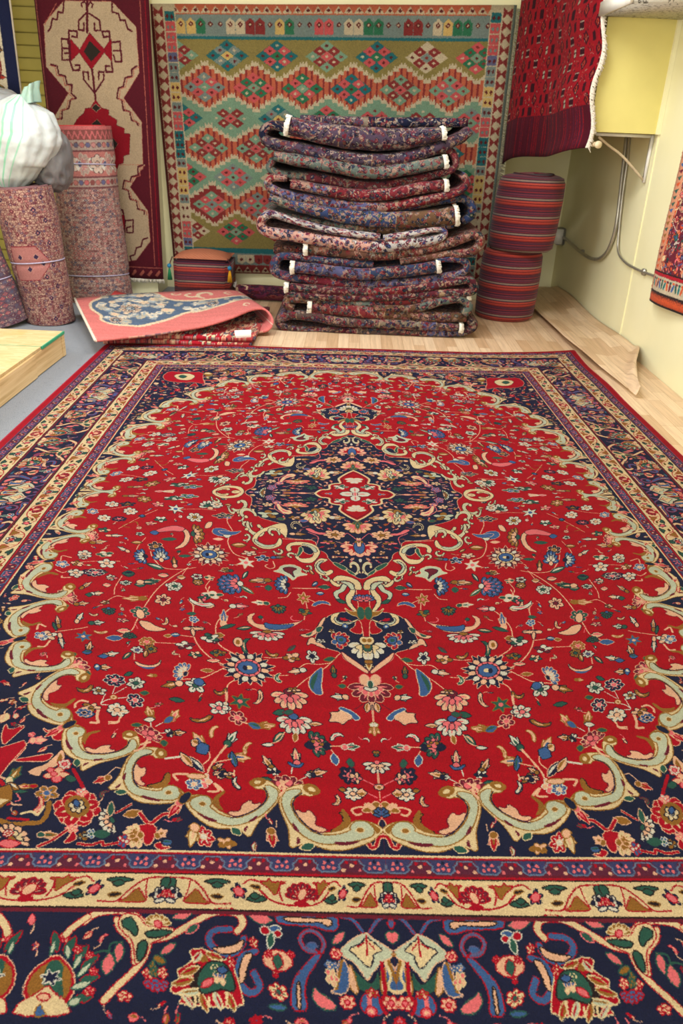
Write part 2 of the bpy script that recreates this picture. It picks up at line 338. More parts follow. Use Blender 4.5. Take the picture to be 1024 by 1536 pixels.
# ---- traced carpet motifs: quarter sheet, millimetres from the centre; border tiles, millimetres along and across
FIELD="""V K 2.5 72 1051 114 1119 159 1163 186 1199
V K 2.5 100 1099 133 1105 166 1104 188 1131
V K 2.5 209 1153 230 1154 255 1152
V K 2.5 224 1076 250 1080 276 1077
V K 3 357 1061 400 1019 417 951 416 905 395 848 379 832
V K 2.5 167 834 170 783 130 814
V K 2.5 115 717 164 722 212 720
V K 2.5 219 747 230 773 254 778
V K 3 342 1173 358 1197 353 1250 360 1273
V M 2.5 23 1261 44 1281
V K 2.5 458 753 475 716 468 678
V K 2.5 319 1055 343 1019
V K 3 288 1339 317 1329
V K 2.5 175 896 171 859
V P 2.5 208 876 213 887 204 900 186 900
big NKPBc 314 1122 64 -1 -13 71
P Bc 122 1118 132 1125 152 1157 156 1188 149 1212 135 1228 121 1228 126 1194 123 1163
P T- 132 1132 149 1162 153 1194 145 1212 142 1188 135 1157
clu KOn 203 1076 24 0 -3 22
fl WNn 149 1070 17 0 -3 29
tul KWn 187 1134 24 6 -5 23
cm TWc 233 1165 5 -18 10 3
pal KPMn 201 1244 -7 43 -40 1
clu OKn 194 1211 16 0 -1 11
pal WPBn 187 1333 -6 40 -36 1
lf TTn 224 1295 16 4 -3 11
lf KOn 138 1334 -16 0 0 -7
P Kn 49 1289 79 1274 81 1291 104 1291 98 1305 108 1326 86 1324 72 1335 63 1319 50 1314
P BW 30 1314 47 1289 75 1272 83 1278 66 1289 52 1300 45 1319
tul WKn 79 1235 23 -1 -3 23
tul OTn 93 1134 2 -27 14 0
lf TTO 72 1193 10 -1 0 9
cm KDn 278 1240 2 28 -10 5
st TPO 321 1257 26 0 -6 32
fl WKn 361 1280 19 0 -6 23
fl MPK 322 1316 21 -1 -6 26
tul KBO 259 1341 -27 -3 5 -19
cm OKn 369 1219 11 10 -6 10
cm TKn 328 1026 3 -36 12 -3
bud KOn 350 1008 12 1 -4 22
P KM 175 894 197 924 229 950 270 954 308 937 335 906 336 873 313 859 325 886 314 914 298 922 257 922 221 917 190 908
P BN 198 917 230 923 266 921 288 910 278 942 249 947 218 940
pal WPOn 273 974 -4 29 -42 2
tul BKK 402 891 5 -47 20 -7
fl MWn 417 991 25 0 -5 26
lf OOK 405 976 14 0 -3 13
tul PWn 365 825 -29 0 6 -29
tul WTK 304 806 27 -4 -3 22
pal TOTn 250 838 -4 28 -19 0
clu OTn 174 855 22 -1 -2 20
st OPK 180 778 21 0 -4 36
cm BBK 128 810 -25 -8 4 -17
pal BWNn 247 702 23 0 -7 47
lf TTK 116 712 15 0 -2 15
lf BWn 130 750 12 0 -1 11
lf TWn 147 694 7 15 -4 9
pal BPWn 416 700 27 0 -10 51
tul KOn 312 678 -37 1 4 -26
lf TTT 287 719 10 1 -3 17
lf TWO 351 731 23 -25 3 10
clu WTK 450 764 32 -1 -5 25
cm KOn 460 812 25 -14 -1 21
lf TTn 387 932 21 10 -3 9
lf TKn 340 940 20 3 -2 10
lf TMM 205 1035 10 13 -4 7
cm OKn 255 1061 17 -5 -1 15
clu OTn 396 1059 22 -1 -4 14
lf TTO 104 1082 15 4 -2 10
bud MKK -13 1166 1 -21 10 0
bud KKP 14 1167 1 -22 13 0
pal MPKK -2 1212 -2 50 -51 1
bud PPK -1 1224 7 -1 0 9
bud PPK 15 1216 7 -1 0 10
bud TTW -1 1190 7 0 -2 19
P Wn -17 1194 -2 1203 16 1193 16 1206 -3 1214 -18 1206
V K 6 0 1256 -2 1331
V N 2 0 1259 -2 1331
lf KOn 12 1273 3 18 -8 4
tul KWO -5 1352 -2 28 -33 1
bud KKO -4 1358 1 -20 7 -1
P NK 16 850 80 855 111 881 123 924 143 988 134 1014 110 1033 72 1050 61 1086 41 1100 23 1117 1 1141
P Kn 111 879 123 889 139 940 160 966 186 971 172 983 153 979 139 963 125 925
P TK 120 928 138 932 141 955 129 959
P TK 147 955 173 971 157 977
P Kn 146 982 159 988 165 1023 150 1009 128 1029 110 1035 124 1015 142 999
P KM 72 1051 59 1086 31 1117 5 1143 2 1133 24 1103 51 1072 68 1051
P RK 14 897 10 965 32 961 47 946 29 926 26 899
P Cn 14 887 44 918 75 926 100 902 96 865 71 854 79 873 84 894 67 908 41 903 23 891
P Gn 29 903 58 914 84 900 82 877 89 890 80 914 53 920
pal RBBK 74 993 -25 -17 10 -33
bud BTn 70 993 13 0 -2 17
pal WCOn 6 1035 -2 51 -40 1
bud TOn 3 1020 10 1 -1 26
bud COn 7 996 1 -19 13 0
tul COn 2 1107 -2 24 -19 1
bud BWn 58 926 8 -1 -1 11
clu COn 96 952 9 -1 -1 12
clu WWn 126 1001 13 0 0 10
P RK 25 667 16 850 34 850 44 812 40 759 27 723 35 667
P Cn 26 667 37 733 54 767 51 811 33 846 20 850 31 824 41 794 30 768 23 733 19 667
P Gn 60 666 66 722 85 735 90 753 81 784 67 785 78 767 74 749 56 736 46 695 50 666
pal BPPn 10 776 2 -23 21 -1
P OC 16 850 44 850 59 828 43 866 14 879
lf TTn 67 794 15 -10 1 11
bud TTO 11 858 11 1 -1 34
P Cn 62 666 68 694 84 685 95 665 103 666 92 699 72 713 59 686
pal WKPn -4 1467 -1 22 -31 1
clu OTn -4 1427 13 0 0 12
V K 7 -2 1487 -3 1560
V N 2 -2 1489 -4 1560
bud KOn -2 1525 12 -1 0 8
V P 2.5 7 1521 36 1503
V P 2.5 6 1553 30 1539
fl NPn 63 1493 22 -1 -3 26
clu KPn 49 1501 13 0 -1 16
lf TTM 59 1456 2 -14 9 -1
fl WKn 57 1544 19 0 -2 18
lf KOn 38 1541 -11 0 1 -12
cm KOn 92 1562 2 14 -8 4
lf OOn 79 1533 8 0 -1 6
clu OKK -26 1579 21 0 -1 16
clu OKK 16 1581 23 0 -1 17
pal BBWn -4 1593 1 -16 18 0
V K 4 33 1578 50 1580 61 1587 52 1599 41 1596
pal TPOn 133 1398 -24 -3 8 -36
bud NNn 111 1406 9 0 -1 10
bud NNn 150 1405 11 -1 -1 10
clu POn 132 1393 16 1 -3 16
tul TPW 58 1407 -21 -1 2 -18
V K 3 76 1406 103 1406
cm WPn 90 1376 -13 -11 5 -11
V K 2 101 1417 94 1432
lf BBW 94 1446 3 -18 9 0
lf OOK 184 1380 1 14 -6 3
lf TKn 222 1380 11 16 -7 9
lf WWn 245 1405 13 0 -1 6
V K 2.5 209 1364 220 1391 238 1401
lf TTM 203 1294 13 1 -1 10
pal MPPK 197 1522 5 -26 35 -1
bud PPM 193 1517 8 0 -1 9
bud PPM 214 1521 7 -1 -1 8
bud PPM 180 1532 8 0 -1 6
lf TTM 148 1527 14 1 0 7
lf TTn 245 1510 15 1 -1 8
V W 2.5 189 1491 187 1471
V W 2.5 169 1508 156 1499
V W 2.5 217 1495 226 1488
tul KPn 180 1442 4 -29 18 0
P Bn 163 1457 176 1469 200 1454 191 1469 175 1474 166 1469
tul KOn 133 1488 -21 -5 6 -21
tul WNn 148 1494 11 0 -3 16
tul KOn 241 1461 14 -23 13 11
clu WNn 229 1485 14 0 -2 11
tul KOO 253 1344 -21 -1 4 -18
lf BTO 280 1343 16 -8 1 11
tul WTn 329 1388 -10 -25 18 -16
V K 3 339 1408 352 1442 358 1462
cm KOO 291 1417 -4 -20 7 -5
tul KBO 306 1445 -26 3 4 -24
lf BTn 317 1452 7 -24 7 0
clu KOn 333 1497 23 -1 -4 14
cm WKn 304 1524 9 -16 6 3
V K 2 312 1484 312 1501
V K 3 322 1452 354 1462
P OD 66 1600 89 1593 78 1603 79 1618 89 1632 107 1640 92 1644 76 1636 67 1623
tul KBO 399 1397 19 -29 16 14
lf BBn 389 1421 12 10 -12 18
lf KOn 409 1402 8 -7 3 13
cm KKO 372 1365 -3 -20 8 -5
V K 3.5 336 1411 355 1447 366 1477 368 1493
V K 2.5 373 1431 370 1452 385 1474
lf NWK 396 1469 19 -23 7 7
lf KOn 419 1456 17 -22 7 6
V W 5 435 1447 451 1451 465 1453
tul KOn 349 1474 -10 -8 9 -13
clu KNn 340 1495 17 0 -2 9
cm WKn 303 1522 8 -15 6 3
V K 2 312 1484 310 1501
clu KPW 374 1515 17 0 -5 20
fl BKW 392 1526 17 0 -5 17
bud KKO 391 1504 20 0 -2 7
V K 5 331 1542 349 1524 339 1543 358 1546
V K 5 411 1498 426 1498 439 1501 429 1516
pal MPPK 515 1375 -2 -21 30 -18
bud PPM 511 1373 8 0 -3 9
bud PPM 526 1373 7 -1 -2 8
bud PPM 512 1391 7 0 -2 7
V W 2.5 493 1373 473 1371
V W 2.5 505 1350 488 1333
V W 2.5 516 1350 520 1333
tul KOn 452 1371 -19 -2 7 -18
clu WNn 470 1372 8 0 -5 16
tul KPO 469 1311 -6 -20 18 -16
lf BBO 480 1327 9 10 -6 9
tul KOO 527 1305 11 -26 16 5
lf WWn 524 1327 12 1 -3 9
lf TTO 549 1346 13 0 -2 7
lf TTO 477 1405 8 0 -4 11
cm OKn 402 1322 23 9 -6 12
fl WKn 608 1295 19 0 -8 21
V K 4 592 1316 594 1339 612 1342
lf BBn 672 1308 19 0 -6 15
V K 5 650 1286 646 1316 637 1339 654 1339
P OD 450 1493 457 1500 457 1519 475 1529 492 1533 471 1537 451 1531 447 1514
V K 3 376 1126 398 1146 425 1167 478 1174
V W 2.5 648 1271 635 1255 590 1246
V W 2.5 630 1233 630 1194
V W 2.5 648 1271 647 1233
V W 2.5 646 1274 610 1276
V W 2 625 1233 603 1207
V K 3 545 596 586 660 616 732 633 827 640 908 645 958 679 991
V K 2.5 638 771 689 781 724 772 749 805
V K 2.5 735 651 740 722 733 762
V K 3 378 1111 413 1082 447 1037 472 981 488 898 496 827 516 790
V K 2.5 474 985 526 973
V K 2.5 514 1017 569 1013
V K 2.5 496 827 478 794
V K 2.5 842 963 785 947 763 938
V K 2.5 464 712 466 751
V P 2 643 916 629 945
V K 2.5 616 1053 608 1090
pal BWNK 480 1139 19 -19 9 30
tul OKn 494 1195 26 8 -10 27
fl WTn 436 1197 25 0 -8 31
bud BBn 430 1184 4 -15 12 0
lf OOK 416 1136 16 -1 -2 8
lf TTn 473 1254 19 -4 -2 9
tul KOO 550 1159 12 0 -3 11
fl WTn 583 1191 22 1 -7 24
fl NPW 637 1179 25 0 -8 24
lf TTn 609 1153 9 6 -4 8
lf TTO 555 1229 11 0 -2 9
fl NPW 571 1257 20 -1 -9 26
bud KOO 624 1246 7 0 -3 8
fl WOn 665 1222 18 -1 -6 16
fl WKn 605 1293 24 0 -9 25
V K 4 591 1318 595 1335 614 1336
cm OKn 698 1213 15 10 -9 15
clu KOn 668 1283 22 1 -6 15
fl BNK 678 1304 17 0 -6 15
V K 5 680 1264 696 1259 706 1271 704 1284
V K 5 647 1295 645 1318 639 1338 654 1338
V K 2 610 1300 575 1300
pal MPPK 745 1113 0 -28 35 -23
bud PPM 742 1105 8 1 -4 10
bud PPM 757 1102 7 1 -4 10
tul WKn 673 1068 -21 -7 10 -21
lf BBn 689 1077 13 0 -3 10
tul KOn 735 1038 3 -30 19 -8
lf BTn 735 1059 12 0 -3 10
tul KOn 677 1126 -20 0 8 -22
lf BWn 693 1125 7 0 -6 16
lf TTO 768 1069 10 0 -3 9
lf TTO 711 1153 10 0 -5 13
clu WKn 856 982 25 1 -10 25
fl BKW 873 983 17 0 -9 20
V K 5 875 937 895 925 893 950
V K 5 844 1006 848 1033 865 1033
tul WTn 745 917 -22 -3 9 -22
tul WKn 798 892 -3 -28 16 -15
cm KOn 763 874 12 0 -3 9
st BKO 763 985 24 0 -9 25
tul KOn 849 914 12 -33 13 0
lf TTn 851 936 11 -22 4 1
tul WKn 815 1005 -16 40 -13 0
cm KOO 722 963 17 1 -3 9
pal MPPK 860 774 -7 -24 30 -33
bud PPM 858 764 8 0 -3 10
tul KWn 784 758 -20 -4 8 -22
lf TTn 804 765 10 0 -4 12
tul KOn 827 712 -12 -22 12 -17
tul KOn 812 816 -21 -4 10 -22
lf TTO 854 827 10 0 -5 13
lf TTO 869 715 11 0 -4 12
fl WKn 875 638 20 0 -10 27
pal NPKn 824 629 -9 28 -30 -1
V K 4 884 662 907 664 911 653
clu KPn 613 645 16 -1 -5 15
fl WTn 571 714 23 0 -7 30
tul TPK 645 686 -30 -11 11 -31
lf TKn 671 704 16 0 -5 16
fl KMn 587 791 24 0 -8 34
fl TKP 638 861 27 0 -10 33
bud KKn 637 870 11 1 -8 25
tul KOO 669 785 35 1 -8 27
clu KOn 748 808 13 0 -3 11
pal TTBn 727 854 -7 22 -16 0
clu KPn 678 904 15 -1 -3 11
P Kn 547 949 582 934 603 912 634 903 625 928 602 954 575 959
lf KPn 664 957 18 0 -5 14
pal TTTn 643 981 5 -17 16 -1
lf BBK 681 992 22 0 -5 14
cm KOn 561 908 1 19 -9 8
lf TNn 718 640 18 0 -6 18
lf WTn 716 694 17 1 -5 16
fl WOn 765 662 14 0 -6 18
lf KPn 767 708 12 0 -4 12
fl OPK 592 1010 21 0 -6 22
fl OTn 575 1043 17 0 -5 19
lf OKn 584 1065 0 16 -7 5
fl WVn 609 1048 16 0 -5 16
lf TKn 630 1074 7 15 -6 7
P Kn 541 1089 542 1107 562 1119 587 1111 606 1097 596 1115 574 1127 550 1125 539 1113
P B- 547 1121 574 1125 596 1115 571 1134 551 1130
clu WTn 426 990 27 0 -5 24
tul TKn 477 944 30 0 -5 19
tul KKn 477 944 -31 1 4 -18
lf KKn 477 962 -5 20 -6 0
fl BBW 484 897 13 0 -5 17
lf TTT 495 867 12 0 -2 9
cm WPn 475 807 37 -11 -2 20
clu TPn 472 775 17 0 -5 21
lf BWn 523 975 13 0 -2 10
lf OOK 542 980 10 0 -2 8
clu WMn 489 1026 26 0 -5 20
clu KTn 457 1067 17 0 -4 15
lf KPn 406 1093 17 0 -2 9
fl WNn 509 655 17 0 -4 17
fl OKn 502 686 17 0 -4 19
clu OTn 401 1060 16 0 -4 17
cm OKn 374 1223 13 1 -2 12
cm OKn 404 1321 23 9 -6 12
fl WPn 369 1283 23 -1 -6 25
V K 3 360 1220 354 1264
tul TTM 797 630 -16 -1 6 -15
big MKCBc 491 506 59 0 -15 75
P Kn 586 328 568 389 575 454 612 475 587 429 586 381 596 344 616 321
P Pn 595 316 634 294 673 313 701 346 672 347 638 336 604 343
pal OKTn 550 359 -24 0 13 -65
V K 2.5 522 595 566 608 623 596 666 530 681 489
V K 2 715 389 728 461 717 510
V K 2 717 166 768 233 818 322
V K 2 814 124 867 154 925 168
V K 2 523 503 571 530
V K 2 511 168 574 159 641 163
V K 2 546 595 561 658 584 695
V K 2 762 557 837 558 896 566
fl NOK 671 453 25 0 -8 34
lf BBn 694 352 15 -1 -5 18
fl WTn 740 362 14 -1 -5 15
lf OKn 737 426 18 0 -4 13
pal BWKn 644 514 14 -55 23 0
pal BWNn 704 523 23 0 -13 45
tul WKn 769 475 25 -20 0 21
lf TTT 567 519 19 0 -1 9
lf TTT 637 400 24 0 -2 12
clu TWK 819 511 26 1 -7 20
fl WKn 882 509 24 0 -9 27
fl WKn 799 571 27 0 -10 31
fl BKW 931 577 20 0 -9 23
clu KOn 888 573 20 0 -7 19
V K 3 915 534 947 521 942 554
V K 3 894 612 914 632 941 613
fl NPW 819 631 28 0 -8 22
fl WKn 876 633 24 1 -9 24
lf TNn 720 634 18 0 -6 18
lf TWn 648 589 30 -18 -2 17
tul OKn 593 562 9 -37 16 0
lf KOn 557 658 13 0 -4 15
fl WMn 510 652 17 0 -4 17
fl OKn 502 688 16 0 -4 17
fl WTn 567 711 23 1 -6 26
tul TKn 653 688 -33 0 8 -29
lf KPn 613 646 17 -1 -4 14
clu TKK 472 661 16 -1 -4 16
pal BPWn 411 697 29 -1 -11 53
tul KOn 427 615 22 1 -4 18
tul KPn 762 666 18 0 -3 12
fl WTn 714 693 18 0 -5 14
pal WTKn 538 125 9 -42 35 0
fl WOn 577 228 28 -1 -7 39
st WBn 655 159 32 0 -10 41
clu PKn 723 118 21 0 -6 22
fl OKn 782 72 26 1 -8 30
clu OWn 667 65 31 -1 -5 21
tul KPW 712 -9 -53 0 9 -38
fl WKn 810 179 26 0 -8 30
fl NOn 832 116 28 1 -5 20
fl WKn 886 117 24 1 -7 25
fl NPn 834 243 25 1 -6 20
fl WKn 886 237 23 1 -8 27
fl BKW 938 179 19 0 -8 24
clu KOn 986 101 16 0 -6 17
tul WKn 820 375 -30 0 7 -19
clu TKn 863 333 22 0 -7 20
tul KOn 860 423 -28 -6 10 -27
pal MPPK 893 377 -3 -35 23 -25
lf TTn 761 220 12 0 -4 13
lf BBn 761 217 8 0 -2 10
clu KPn 719 281 18 1 -4 16
lf KKn 521 290 9 25 -10 17
clu WTn 691 246 22 0 -6 22
V O 3 758 297 774 266 810 298 784 313
tul KOn 836 -17 -32 0 5 -17
tul KOn 836 43 -32 0 5 -19
clu NBK 479 218 37 0 -4 23
P BK 435 345 469 314 501 314 501 352 472 377 430 372
lf KKP 475 397 18 -1 -2 11
fl WOn 880 533 14 0 -5 13
clu TBW 628 43 36 0 -4 20
clu TWn 683 64 34 0 -5 18
fl OTK 428 609 13 0 -3 15
pal BWNn 243 696 22 -8 -2 50
P GK 188 595 219 570 256 578 262 607 281 616 250 628 223 657 214 675 201 646 165 637 195 622
P Mn 202 599 226 587 249 594 241 617 220 635 209 658 221 617
st WPK 368 561 29 -1 -6 39
clu NBW 317 531 24 0 -3 21
tul OBn 268 522 -25 -4 4 -21
V K 3 368 530 412 500 439 428 442 386
fl KWn 363 498 26 -1 -3 19
V K 3 283 551 275 588 291 599 306 583 299 572
P BK 400 332 430 343 473 331 483 337 467 359 426 368
P Wn 431 365 467 365 446 392
V K 2.5 434 332 459 264 464 205
clu NTK 477 207 28 -1 -4 18
lf OKn 403 439 25 0 -4 19
tul KOn 313 673 34 0 -4 28
pal BPWn 393 694 32 -1 -9 50
lf TWn 364 642 6 24 -6 7
fl WKn 513 118 22 0 -5 28
clu TWn 494 67 11 0 -2 10
lf TTn 118 712 20 -1 -1 10
lf BWn 146 694 8 9 -3 9
V K 2.5 131 720 202 721
tul OTn 421 614 18 -1 -4 20
P R- -8 -6 556 -21 533 40 463 81 438 169 394 242 385 332 351 420 248 482 150 600 89 673 -1 727 -30 727
P NK -8 -6 426 -19 414 21 390 48 386 107 392 145 355 218 302 254 253 274 247 324 256 379 199 391 149 397 138 465 109 491 103 535 47 612 1 667 -27 640
curl CGn 452 163 11 -43 13 5
curl CGn 419 217 3 35 -15 16
curl CGn 391 287 -20 15 0 -30
curl CGn 383 377 9 23 -13 23
curl CGn 268 478 17 -1 -3 26
curl CGn 226 513 -18 11 -2 -24
curl CGn 170 591 15 11 -7 24
curl CGn 113 651 16 -17 4 20
curl CGn 66 687 -15 10 -2 -20
curl CGn 521 73 20 -23 1 24
lf OKn 473 119 12 -1 -1 9
lf OKn 350 461 12 -12 1 8
lf OKn 158 619 7 -18 4 4
P Cn 424 -12 458 -61 507 -76 544 -56 549 -15 538 27 499 64 445 52 428 22
P RK 430 -13 462 -47 504 -55 533 -42 536 -12 525 20 492 43 454 34
bud COn 459 -10 19 0 -4 25
cm COn 502 21 23 -1 -4 18
curl CGn 430 113 24 38 -20 50
curl CGn 398 200 -34 13 4 -56
curl CGn 352 311 35 -52 12 51
P Cn 253 274 274 267 299 284 340 323 363 377 358 419 329 461 295 467 264 442 260 406 271 379 279 431 312 446 341 420 347 382 328 334 288 324 259 357 249 389 245 335
P Gn 279 431 313 441 341 415 355 388 351 420 321 453 291 453
curl CGn 295 345 -23 17 -2 -42
P Cn 131 485 140 444 167 418 207 409 236 422 247 452 239 483 225 474 233 442 205 433 174 443 150 485 157 524 195 534 207 503 214 522 192 557 159 562 140 525
P NK 150 485 174 443 199 438 185 484 164 505
P Gn 141 480 149 450 176 428 196 425 169 444 148 490
P TC 187 464 201 443 202 483 210 523 197 504
P Cn 103 535 133 524 149 562 147 610 129 637 105 642 88 619 94 601 116 619 134 591 132 563 119 554
P Gn 117 540 136 549 145 582 129 623 110 633 131 600 138 572
P Cn 1 726 8 675 36 648 73 638 90 660 89 678 75 673 44 670 24 692 23 727
P Gn 25 726 29 692 44 678 71 678 47 696 36 726
P RK -2 -245 34 -231 63 -165 58 -128 92 -115 105 -72 141 -59 157 -12 134 33 101 43 98 83 76 100 56 103 62 147 44 184 16 221 -5 242 -15 228
V C 7 -2 -242 34 -228 63 -162 58 -125 92 -112 105 -70 140 -57 157 -12 134 33 101 43 98 83 76 100 56 106 62 147 44 184 16 221 -5 242
V n 2 -3 -211 27 -201 48 -153 49 -113 80 -97 92 -58 128 -42 143 -11 124 20 90 37 85 70 48 101 49 148 34 179 -5 225
fl WPn -8 -3 66 -3 -3 74
bud POW -10 -3 15 -1 0 32
clu TWW 55 65 26 -1 -1 21
fl BMK 104 -14 21 -2 -1 22
pal WWPK -13 137 1 -38 43 -2
tul WMn -9 180 -1 31 -12 0
pal KPTO 1 291 -2 54 -45 1
bud TGO -6 280 13 -1 -1 33
pal KRBP 3 458 -2 57 -51 2
bud BBn 0 448 18 -1 -2 47
clu KOn 1 407 12 -1 -1 35
pal CPOO 147 199 -10 68 -47 -18
clu CGn 150 200 15 -1 -4 48
fl KOn 82 353 39 -1 -2 36
P Pn 107 339 144 337 167 304 187 309 164 338 127 358
pal PKOO 227 111 2 -26 43 -1
tul OKP 251 -10 74 -3 -3 32
tul COn 307 -9 -51 1 3 -25
tul WPV 373 -11 -45 2 5 -39
clu GOn 320 196 38 -1 -4 36
clu KCn 328 111 20 0 -2 19
cm CPP 266 148 30 -35 5 32
tul OKn 209 352 -31 1 2 -22
clu POn 105 412 25 0 -1 16
tul OWK 72 214 -29 0 2 -27
clu TTn 169 54 19 -1 -2 19
clu VVP 322 50 19 -1 -3 26
tul KOn 270 25 22 0 -3 17
clu KOn 74 484 12 0 -2 14
tul OKn 55 517 16 -1 -1 15
clu TKn 173 174 21 -1 -2 14
clu OKn 226 222 23 -1 -2 17
V P 2.5 51 362 37 341 10 384 2 395
V P 2.5 142 423 140 370 174 337
V K 2.5 169 391 209 396 260 389
V P 2.5 269 122 294 96 300 146 261 196
V K 2 158 9 205 -6
curl CNn 220 291 -21 1 3 -41
curl CGn -26 585 2 -43 23 -1
curl CGn 25 584 -2 47 -21 1
P TC 44 589 84 550 90 564 51 612
P TC 24 622 48 593 42 621 18 644
clu VKP 296 90 16 0 -3 15
tul KTn 204 66 24 0 -1 13
pal GOKn 356 3 13 -1 -4 40
lf BBP 192 245 16 0 0 12
lf TTO 273 233 16 -1 -1 11
lf OKn 127 139 14 0 0 11
bud WWn 0 539 5 0 0 13
V K 4 799 1509 779 1518 768 1547 762 1569 743 1585 726 1587
V r 7 796 1518 781 1532 771 1564 752 1584
tul OCT 768 1504 -7 -26 -18 15
P rK 808 1484 805 1463 792 1427 770 1416 780 1454 790 1474 798 1494
P rK 836 1384 842 1339 827 1367 793 1344 814 1395 821 1414
P rK 827 1430 805 1430 782 1425 799 1449 820 1450
bud TTM 811 1446 -9 0 -4 9
V K 2.5 828 1425 794 1422 770 1406
tul KKP 752 1398 -19 -1 -6 22
P rK 756 1356 741 1368 723 1367 704 1356 705 1389 698 1398 718 1397 727 1384 721 1373 743 1373
P Kn 692 1425 676 1458 693 1484 714 1491 716 1511 744 1498 737 1486 713 1474 700 1446
P O- 691 1438 682 1459 691 1474 695 1453
P rK 781 1459 749 1451 706 1438 712 1464 744 1464 776 1464
clu KPr 684 1501 -25 0 -6 22
fl WPr 674 1473 -14 1 -4 15
lf TTn 650 1515 2 -10 -13 3
V r 6 652 1488 635 1513 617 1541
fl OBK 686 1555 -23 0 -6 21
fl rKK 614 1595 -47 -1 -13 46
fl rCK 614 1595 -35 -22 -23 38
bud OCO 616 1590 -23 0 -8 27
fl CWn 616 1590 -15 0 -5 18
lf BBn 619 1582 -6 -1 -4 10
clu KWP 617 1553 -12 0 -3 11
clu KCP 610 1645 -11 -1 -3 9
pal WKTn 547 1628 14 7 15 -26
lf TTK 548 1596 3 -19 -7 1
V K 5 535 1606 523 1596 511 1583
V r 3 535 1606 523 1596 511 1583
lf OOK 502 1607 -17 -5 -4 10
V K 8 488 1606 464 1631 444 1610 428 1605
V r 5 488 1606 464 1631 444 1610 428 1605
P rK 491 1639 460 1631 447 1643 451 1679 463 1683 472 1656 493 1648
pal COOK 488 1662 20 5 9 -24
clu BWr 506 1674 -10 0 -2 14
tul KOK 437 1655 -10 -8 -10 15
P rK 444 1679 432 1675 430 1686 411 1686 429 1692 442 1687
cm KPr 692 1588 -2 -19 -9 6
V O 9 755 1626 728 1636 697 1633 675 1630 669 1608 673 1582
V C 5 718 1609 700 1604 686 1612 681 1591
V r 5 740 1621 720 1623 700 1625
tul OTK 652 1661 -20 0 -4 14
V K 7 661 1688 639 1673 619 1650
V r 4 661 1688 639 1673 619 1650
P rK 607 1649 595 1669 602 1677 617 1681 610 1666
clu OGn 584 1663 -12 0 -3 11
fl BTW 570 1658 -8 0 -3 11
lf TTT 550 1658 -15 0 -3 9
V K 6 589 1681 565 1684 545 1676 540 1684 515 1678
V r 4 589 1681 565 1684 545 1676 540 1684 515 1678
pal KCOn 713 1660 -3 -18 -32 19
lf PPr 717 1682 -21 0 -4 10
tul KrO 733 1537 23 1 4 -11
lf TTn 741 1551 -17 0 -2 5
tul rOK 584 1517 16 9 9 -16
V K 2 577 1503 565 1483 553 1485
lf OWn 759 1537 -15 9 1 9
V P 2.5 746 1556 733 1573 742 1578
lf BTn 422 1675 -10 -1 -2 8
clu rKP 772 1379 -6 -1 -3 7
fl WKr 727 1658 -9 -1 -3 8
tul rOK 221 1658 -4 23 -19 0
V K 2 214 1618 214 1634
V K 9 -3 1650 -13 1654 -18 1673 -31 1678 -37 1670
V r 5 -3 1650 -13 1654 -18 1673 -31 1678 -37 1670
V K 9 -3 1650 9 1653 16 1673 26 1677 30 1669
V r 5 -3 1650 9 1653 16 1673 26 1677 30 1669
P MK 48 1665 89 1676 95 1683 65 1680 50 1673
lf TTK 153 1677 14 4 -2 6
bud NNK -3 1628 2 -19 9 -1
V K 3 -1 1605 -2 1618
clu KOO 308 1674 17 0 -4 13
fl rWK 354 1660 20 0 -7 23
tul CKO 375 1656 1 28 -22 8
P rK 1000 1624 921 1596 810 1614 796 1494 767 1391 839 1430 901 1415 984 1446 1019 1528
P Cn 966 1552 892 1585 838 1535 857 1458 924 1468
lf TTO 908 1524 -24 0 -6 -34
lf OCn 777 1572 -28 1 -7 -43"""
